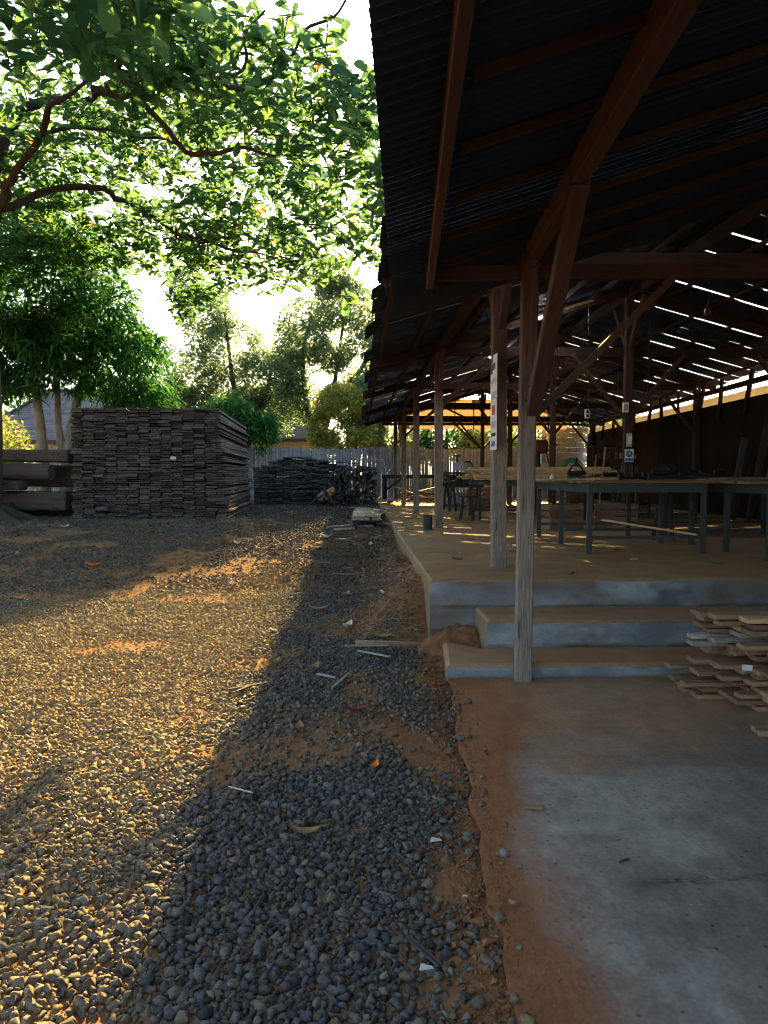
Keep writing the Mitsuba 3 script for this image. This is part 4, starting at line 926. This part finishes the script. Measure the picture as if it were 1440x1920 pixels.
# mango tree with pale trunks behind the log heap
tree('mango_tree', 'dense dark green tree with drooping leaves and pale twin trunks behind the log heap', [
    ([(-9.0, 22.0, .3), (-9.05, 22.0, 2.2), (-9.2, 22.0, 4.0), (-9.3, 22.0, 6.0)], .20, .08), ([(-8.55, 22.3, .3), (-8.45, 22.3, 2.0), (-8.15, 22.3, 3.6), (-7.6, 22.2, 5.4)], .22, .08), ([(-8.5, 22.25, 1.6), (-8.7, 22.3, 3.0), (-8.8, 22.6, 5.0)], .14, .06)],
    [(-9.6, 22, 7.0, 2.3, 2.2, 2.2), (-8.4, 21.6, 6.6, 2.0, 2.2, 2.1), (-10.6, 22, 5.2, 1.9, 2, 1.5), (-7.6, 21.8, 5.2, 1.7, 2.0, 1.5), (-6.5, 21.8, 4.5, 1.3, 1.8, 1.25), (-9.2, 20.8, 4.7, 1.6, 1.2, 1.1), (-6.1, 22.2, 3.5, .9, 1.2, .8), (-11.5, 21.5, 6.8, 1.6, 2, 2.0)],
    3500, 9, .25, 'lance', 'leaf_mango', 31, 'bark_pale', 300, droop=.38, cut=.38, freq=1.1, shell=.6, twig_n=200)

# loose grey green trees behind the fence
bt = 'trees beyond the slat fence'
tree('tall_tree', 'tall loose grey green tree beyond the fence with bare forking limbs', [
    ([(-1.6, 36, .3), (-1.7, 36, 3.0), (-1.2, 36, 4.8), (.2, 36, 6.6), (1.0, 36, 8.6)], .26, .06), ([(-1.7, 36, 3.0), (-2.4, 36, 4.6), (-2.6, 36, 7.0), (-2.2, 36, 9.0)], .18, .05), ([(-1.2, 36, 4.6), (.6, 35.5, 5.8), (1.6, 35.4, 6.2)], .14, .04), ([(-1.4, 36, 4.3), (-1.0, 36, 6.5), (-.6, 36.3, 9.5)], .14, .04)],
    [(-2.6, 36, 8.2, 1.6, 1.6, 1.5), (-.9, 36, 9.5, 1.5, 1.6, 1.4), (.35, 36, 8.6, .9, 1.1, .8), (.4, 35.6, 7.0, 1.6, 1.5, 1.1), (-3.4, 36, 6.2, 1.3, 1.4, 1.1), (-1.4, 36, 7.0, 1.2, 1.4, .9), (1.6, 36.5, 6.6, 1.2, 1.3, 1.1), (-1.2, 36, 10.7, 1.1, 1.2, .9), (-2.4, 36.5, 5.0, 1.6, 1.4, 1.2), (-.4, 37, 5.4, 1.5, 1.4, 1.1), (1.3, 37, 6.0, 1.2, 1.3, 1.0)],
    6900, 5, .18, 'small', 'leaf_far', 41, n_ind=0, cut=.40, freq=1.0, shell=.2, group=None, twig_n=500)
tree('tall_tree', 'broad grey green tree beyond the fence, left of the bare forking one', [
    ([(-5.5, 38, .3), (-5.6, 38, 3.5), (-6.2, 38, 6.0), (-6.6, 38, 9.5)], .26, .05), ([(-5.6, 38, 3.5), (-4.6, 38, 5.6), (-4.2, 38, 7.6)], .16, .05)],
    [(-7.6, 38, 9.3, 1.4, 1.7, 1.9), (-6.2, 38, 7.6, 1.8, 1.8, 1.6), (-8.2, 38, 6.6, 1.6, 1.8, 1.4), (-4.6, 38, 6.2, 1.6, 1.8, 1.3), (-8.0, 38, 4.6, 1.8, 1.6, 1.2), (-5.6, 37.5, 4.6, 1.6, 1.6, 1.1), (-9.4, 38, 5.4, 1.4, 1.5, 1.0), (-8.4, 38, 10.9, 1.0, 1.3, 1.0), (-6.6, 38.5, 5.6, 2.0, 1.6, 1.3), (-4.2, 38.5, 4.8, 1.5, 1.5, 1.4), (-3.6, 38.5, 7.4, 1.2, 1.3, 1.1)],
    7300, 5, .18, 'small', 'leaf_far', 47, cut=.40, freq=1.0, shell=.25, twig_n=450)
tree('young_mango', 'small drooping green tree behind the tall stack, before the house', [([(-4.9, 29, .4), (-4.9, 29, 2.2), (-4.7, 29, 3.6)], .09, .04)],
     [(-5.0, 29, 3.6, 1.2, 1.1, .85), (-3.9, 29, 2.9, .8, .8, .6), (-6.2, 29, 3.3, .9, .9, .7), (-3.6, 29, 3.6, .5, .6, .35)], 800, 8, .22, 'lance', 'leaf_mango', 53, droop=.6, cut=.36, shell=.5, twig_n=120)
tree('golden_tree', 'yellow and orange tinged leafy tree over the fence beside the shed eave', [([(-.6, 33, .3), (-.5, 33, 2.4), (-.4, 33, 4.4)], .12, .05), ([(-.5, 33, 2.0), (-1.2, 33, 3.4)], .07, .03)],
     [(-.7, 33, 4.3, 1.2, 1.0, 1.2), (-1.4, 33, 3.4, .8, .9, .9), (.0, 33, 3.4, .9, .9, 1.1), (-.6, 32.6, 2.8, 1.1, .8, .7)], 2600, 6, .15, 'small', 'leaf_lime', 59, cut=.38, shell=.3, twig_n=150)
tree('dark_tree', 'dark green tree right of the golden one, cut off by the shed eave', [([(.9, 34, .3), (.95, 34, 4.4)], .09, .05)],
     [(.7, 34, 3.6, .8, .9, 1.3), (.5, 34, 5.0, .8, .9, .9)], 1600, 6, .18, 'small', 'leaf_far', 61, cut=.4, shell=.3, twig_n=80)
for i, (x, y, z, r, lab, b) in enumerate([(1.5, 34, 2.6, 1.1, 'bright lime bush over the fence left of the shed posts', 'leaf_lime'), (2.6, 35, 3.0, 1.0, 'green bush over the fence between the shed posts', 'leaf_far'), (4.0, 34.5, 3.4, 1.3, 'dark leafy tree seen under the far gable', 'leaf_mango'), (5.3, 34, 2.8, .9, 'bright lime bush under the far gable', 'leaf_lime'),
                                         (6.3, 36, 3.2, 1.2, 'grey green tree under the far gable', 'leaf_far'), (7.3, 34, 2.5, 1.0, 'lime bush under the right half of the far gable', 'leaf_lime'), (8.6, 36, 3.4, 1.6, 'green tree behind the grey block wall', 'leaf_far'),
                                         (-7.4, 30.0, 2.4, .8, 'light green bush left of the tall stack', 'leaf_lime'), (-13.6, 28, 2.6, 1.5, 'sunlit lime bush at the left edge behind the log heap', 'leaf_lime')]):
    tree('bush', lab, [([(x, y, .3), (x + .05, y, z - .2), (x, y, z + r * .5)], .06, .03)], [(x, y, z, r, r, r * .95), (x - r * .5, y, z - r * .5, r * .7, r * .7, r * .6), (x + r * .5, y, z - r * .35, r * .7, r * .7, r * .6)], 620, 6, .17, 'small', b, 70 + i, cut=.36, shell=.3, twig_n=60, cat='bush')
# far trees closing the view left and behind the houses
for i, (x, y, z, r) in enumerate([(-24, 60, 4.5, 4.5), (-14, 62, 4.5, 4.2), (14, 52, 5, 4.5), (-33, 52, 5, 5)]):
    tree('far_tree', ['hazy far tree at the left behind the house', 'hazy far tree between the two houses', 'far tree behind the right end of the shed', 'far tree at the outer left'][i], [([(x, y, 0), (x, y, z), (x, y, z + r * .5)], .3, .1)], [(x, y, z, r, r, r * .8), (x + r * .6, y, z - 1, r * .7, r * .7, r * .5)], 900, 6, .42, 'small', 'leaf_far', 90 + i, cut=.38, shell=.4, twig_n=40)

# banana plant behind the logs
bp = thing('banana_plant', 'banana plant with broad torn lime leaves behind the log heap', 'plant')
m = tube(smooth_line([(-10.3, 20.4, .4), (-10.3, 20.4, 1.2), (-10.25, 20.4, 1.7)], 4), np.linspace(.13, .07, 9), 9); obj('stem', m[0], m[1], 'bark_pale', bp, uv=m[2], smooth=True)
for a, l, up_ in ((-.25, 1.9, .8), (.2, 1.7, .55), (-2.9, 1.8, .9), (2.6, 1.5, .6), (-1.6, 1.4, 1.1), (1.3, 1.4, 1.1), (-.9, 1.2, .4)):
    s = np.linspace(0, 1, 15); dd = V3(math.cos(a), math.sin(a), 0); sd = V3(-math.sin(a), math.cos(a), 0)
    mid = V3(-10.25, 20.4, 1.65) + dd * (s * l)[:, None] + V3(0, 0, 1) * (up_ * s - .95 * s ** 2.2)[:, None]
    w = .26 * np.sin(np.clip(s * 1.03, 0, 1) * np.pi) ** .6 + .012
    V = np.concatenate([mid - sd * w[:, None] + V3(0, 0, .45) * w[:, None], mid, mid + sd * w[:, None] + V3(0, 0, .45) * w[:, None]]) + np.vstack([rng.normal(0, .012, (15, 3)), np.zeros((15, 3)), rng.normal(0, .012, (15, 3))])
    F = [];
    for i in range(14):
        for j in (0, 15): F += [[j + i, j + i + 1, j + i + 16], [j + i, j + i + 16, j + i + 15]]
    obj('leaf', V, np.array(F), 'leaf_lime', bp, uv=np.tile([rng.uniform(.1, .5), 0], (45, 1)), smooth=True)

# ------------------------------------------------------------------ houses
def house(label, x0, x1, y0, y1, ze, zr, over=.6, windows=()):
    h = thing('tiled_house', label, 'house'); xm0, xm1, ym = x0 + (x1 - x0) * .28, x1 - (x1 - x0) * .28, (y0 + y1) / 2
    V = np.array([(x, y, z) for z in (0, ze) for x, y in ((x0, y0), (x1, y0), (x1, y1), (x0, y1))]); F = [[i, (i + 1) % 4, 4 + (i + 1) % 4] for i in range(4)] + [[i, 4 + (i + 1) % 4, 4 + i] for i in range(4)]
    hw = obj('wall', V, np.array(F), 'house_wall', h)
    a, b, c, d = V3(x0 - over, y0 - over, ze - .15), V3(x1 + over, y0 - over, ze - .15), V3(x1 + over, y1 + over, ze - .15), V3(x0 - over, y1 + over, ze - .15); r0, r1 = V3(xm0, ym, zr), V3(xm1, ym, zr)
    for quad in ((a, b, r1, r0), (b, c, r1, r1), (c, d, r0, r1), (d, a, r0, r0)):
        e = unit(quad[1] - quad[0]); s = np.linalg.norm(np.cross(e, quad[3] - quad[0])); V = np.array(quad)
        uv = np.stack([(V - quad[0]) @ e, np.array([0, 0, s, s])], -1)
        hr = obj('roof', V, np.array([[0, 1, 2], [0, 2, 3]]) if np.linalg.norm(quad[2] - quad[3]) > .01 else np.array([[0, 1, 2]]), 'house_tile', h, uv=uv)
    for p, q in ((r0, r1), (a, r0), (b, r1)): obj('ridge_cap', *beam(p + V3(0, 0, .05), q + V3(0, 0, .05), .22, .14)[:2], 'house_tile', hr, uv=np.zeros((8, 2)))
    obj('fascia', *beam((x0 - over, y0 - over - .02, ze - .22), (x1 + over, y0 - over - .02, ze - .22), .04, .18)[:2], 'wood_log', h, uv=np.full((8, 2), 60.))
    for x in windows: obj('window', *beam((x, y0 - .02, ze * .5), (x + .9, y0 - .02, ze * .5), .06, 1.0)[:2], 'black_metal', hw)
house('pale walled house with hipped grey tile roof behind the mango trunks', -19.5, -12.2, 40, 47, 3.4, 6.2, windows=(-16.5,))
house('yellow walled house with grey tile roof behind the tall stack', -9.5, -2.2, 42, 49, 3.6, 6.6, windows=(-7.5,))
pole = single('wire_pole', cyl((.55, 33.6, .3), (.35, 33.6, 5.2), .05, 8), 'bark', 'thin pole standing by the fence at the shed eave', 'pole')
pole = single('wire_pole', cyl((1.95, 31.5, .4), (1.75, 31.5, 3.4), .06, 8), 'bark', 'slanting stake before the lime bush at the shed corner', 'pole')

# ------------------------------------------------------------------ litter on the gravel
st_ = []
for i in range(620):
    x, y = rng.uniform(.02, .60), 6.75 + abs(rng.normal(0, 1.7)); l = rng.uniform(.05, .24); a = rng.normal(1.2, .5)
    p = V3(x, y, float(zground(x, y)) + rng.uniform(.006, .03)); d = V3(math.cos(a), math.sin(a), rng.normal(-.05, .12)) * l / 2
    st_.append(beam(p - d, p + d, .006, .004))
m = merge(st_); single('straw', m, 'dry_leaf', 'brown straw and roots strewn on the earth bank beside the platform', 'straw', kind='stuff')
for i in range(16):
    x, y = rng.uniform(1.0, 4.2), rng.uniform(6.9, 13.5); stk = box((x, y, FZ + .012), (rng.uniform(.06, .22), .03, .015), rng.uniform(0, 3.1))
    single('floor_offcut', stk, ('wood_board', 'wood_pale', 'wood_dark')[i % 3], 'small wood offcut lying on the platform floor', 'offcut', 'small offcuts on the platform floor')
for i, (x, y, zz) in enumerate(((5.1, 12.2, zt3 + .07), (3.0, 10.3, zt + .035), (5.3, 8.6, zt4 + .035), (5.5, 16.0, zt5 + .04), (3.9, 9.6, zt + .035))):
    t = thing('sander', 'small dark power sander ' + ['on the dark table at the right', 'on the nearest table near its left end', 'on the table behind the steps', 'on the far table', 'on the nearest table near its right end'][i], 'power tool')
    obj('body', *lathe([(.001, -.13), (.035, -.12), (.042, -.02), (.036, .08), (.026, .13), (.001, .135)], (x, y, zz + .09), 12, 'x')[:2], 'black_metal', t, smooth=35)
    obj('base', *box((x, y, zz + .025), (.24, .1, .05), ch=.006)[:2], 'steel', t)
    obj('handle', *tube([(x - .1, y, zz + .12), (x - .05, y, zz + .19), (x + .05, y, zz + .19), (x + .1, y, zz + .12)], .014, 6)[:2], 'black_metal', t)
for i, (x, y) in enumerate(((2.6, 9.9), (4.9, 12.7), (4.3, 15.8))):
    single('hanging_cable', tube([(x, y, zroof(x) - .1), (x + .02, y, 3.2), (x - .01, y, 2.7), (x + .05, y + .02, 2.35 + .2 * i)], .006, 5), 'black_metal', ['black cable hanging from the roof over the nearest table', 'black cable hanging from the roof over the dark table', 'black cable hanging from the roof deeper in the shed'][i], 'cable')
def litter_leaf(x, y, l, a, bsdf, label, grp='dry leaves on the gravel', curl=.25):
    s = np.linspace(0, 1, 6); w = .42 * l * np.sin(np.pi * np.clip(s * .92 + .05, 0, 1)); d = V3(math.cos(a), math.sin(a), 0); n = V3(-d[1], d[0], 0)
    z = float(zground(x, y)) + .028
    mid = V3(x, y, z) + d * ((s - .5) * l)[:, None] + V3(0, 0, 1) * (curl * l * (2 * s - 1) ** 2)[:, None]
    V = np.concatenate([mid - n * (w / 2)[:, None] + V3(0, 0, .3) * w[:, None], mid, mid + n * (w / 2)[:, None] + V3(0, 0, .3) * w[:, None]]); F = []
    for i in range(5):
        for j in (0, 6): F += [[j + i, j + i + 1, j + i + 7], [j + i, j + i + 7, j + i + 6]]
    single('fallen_leaf', (V, np.array(F), tone_uv(V[:, 0] * 0 + .5, V[:, 1])), bsdf, label, 'leaf', grp)
litter_leaf(-3.55, 10.2, .22, .3, 'orange_leaf', 'bright orange leaf on the gravel at the left', None)
litter_leaf(-.02, 4.6, .16, .1, 'red_leaf', 'dark red leaf on the shaded gravel', None)
litter_leaf(.08, 3.72, .09, 1.2, 'orange_leaf', 'small orange leaf on the gravel near the pad', None)
litter_leaf(-.42, 7.9, .22, .1, 'dry_leaf', 'tan leaf in the shadow edge before the earth bank', None)
litter_leaf(-.22, 3.05, .13, .0, 'dry_leaf', 'pale feathery scrap on the shaded gravel', None)
for i, (x, y, l, b) in enumerate([(-3.9, 11.5, .2, 'dry_leaf'), (-2.0, 12.0, .22, 'paper'), (-.5, 12.4, .25, 'paper'), (.1, 11.7, .18, 'paper'), (-1.0, 9.6, .2, 'dry_leaf'), (-1.6, 9.2, .2, 'paper'), (.0, 9.9, .2, 'red_leaf'), (-4.6, 12.8, .2, 'red_leaf'), (-3.5, 13.2, .2, 'red_leaf'), (-5.4, 14, .22, 'paper'), (.2, 6.7, .16, 'dry_leaf'),
                                 (-.25, 5.6, .17, 'dry_leaf'), (-.1, 7.2, .2, 'paper'), (-.3, 4.3, .12, 'dry_leaf'), (-.55, 5.9, .14, 'dry_leaf'), (-4.9, 11.0, .2, 'dry_leaf'), (-.1, 8.5, .18, 'dry_leaf'), (.25, 8.3, .16, 'paper'), (-2.4, 8.0, .16, 'dry_leaf'), (-5.9, 13.2, .22, 'red_leaf')]):
    litter_leaf(x + rng.normal(0, .05), y, l, rng.uniform(0, 3.1), b, {'dry_leaf': 'brown dry leaf lying on the gravel', 'paper': 'pale curled bark or leaf scrap on the gravel', 'red_leaf': 'small dark red leaf on the gravel'}[b], {'dry_leaf': 'brown leaves on the gravel', 'paper': 'pale scraps on the gravel', 'red_leaf': 'red leaves on the gravel'}[b])
def stick(x, y, l, a, w, bsdf, label, grp=None, dz=.03, name='twig'):
    z = float(zground(x, y)) + dz; d = V3(math.cos(a), math.sin(a), rng.normal(0, .03)) * l / 2
    single(name, beam(V3(x, y, z) - d, V3(x, y, z) + d, w, w * .6), bsdf, label, 'stick', grp)
stick(.28, 6.5, .62, .02, .07, 'wood_board', 'flat brown stake lying across the gravel at the platform corner', None, .02, 'stake')
for i in range(22): 
    y = rng.uniform(4, 13); stick(rng.uniform(-.9, .35), y, rng.uniform(.12, .38), rng.uniform(0, 3.1), .018, ('wood_silver', 'wood_board', 'wood_log')[i % 3], 'thin twig lying on the shaded gravel', 'twigs on the shaded gravel')
stick(.20, 2.28, .17, 2.1, .016, 'wood_grey', 'short grey stick at the bottom edge of the gravel', None, .03)
stick(-.55, 3.45, .14, -.5, .007, 'pipe', 'thin bluish straw on the shaded gravel', None, .035)
for x, y, s, lab in ((.31, 2.95, .025, 'white paper scrap on the bare dirt by the pad'), (.20, 2.17, .022, 'crumpled white foil scrap at the bottom by the pad'), (.37, 2.55, .01, 'tiny white scrap at the pad edge')):
    V = np.array([[-1, -.4, 0], [1, -.5, .3], [.8, .4, .1], [-.7, .5, .45]]) * s + V3(x, y, .03); single('paper_scrap', (V, np.array([[0, 1, 2], [0, 2, 3]])), 'paper', lab, 'scrap')
single('wood_chip', box((.78, 3.26, .022), (.085, .024, .012), -.4, .002, .1), 'wood_board', 'small brown wood chip on the grey concrete', 'chip')
single('wood_chip', box((1.02, 2.8, .016), (.05, .008, .006), .5), 'wood_dark', 'tiny black splinter on the grey concrete', 'chip')
single('pebble', (lambda h: (np.array(h.vertices) * .018 + V3(.565, 2.86, .022), np.array(h.faces)))(trimesh.creation.icosphere(1)), 'wood_silver', 'lone pale pebble on the dusty pad edge', 'pebble')
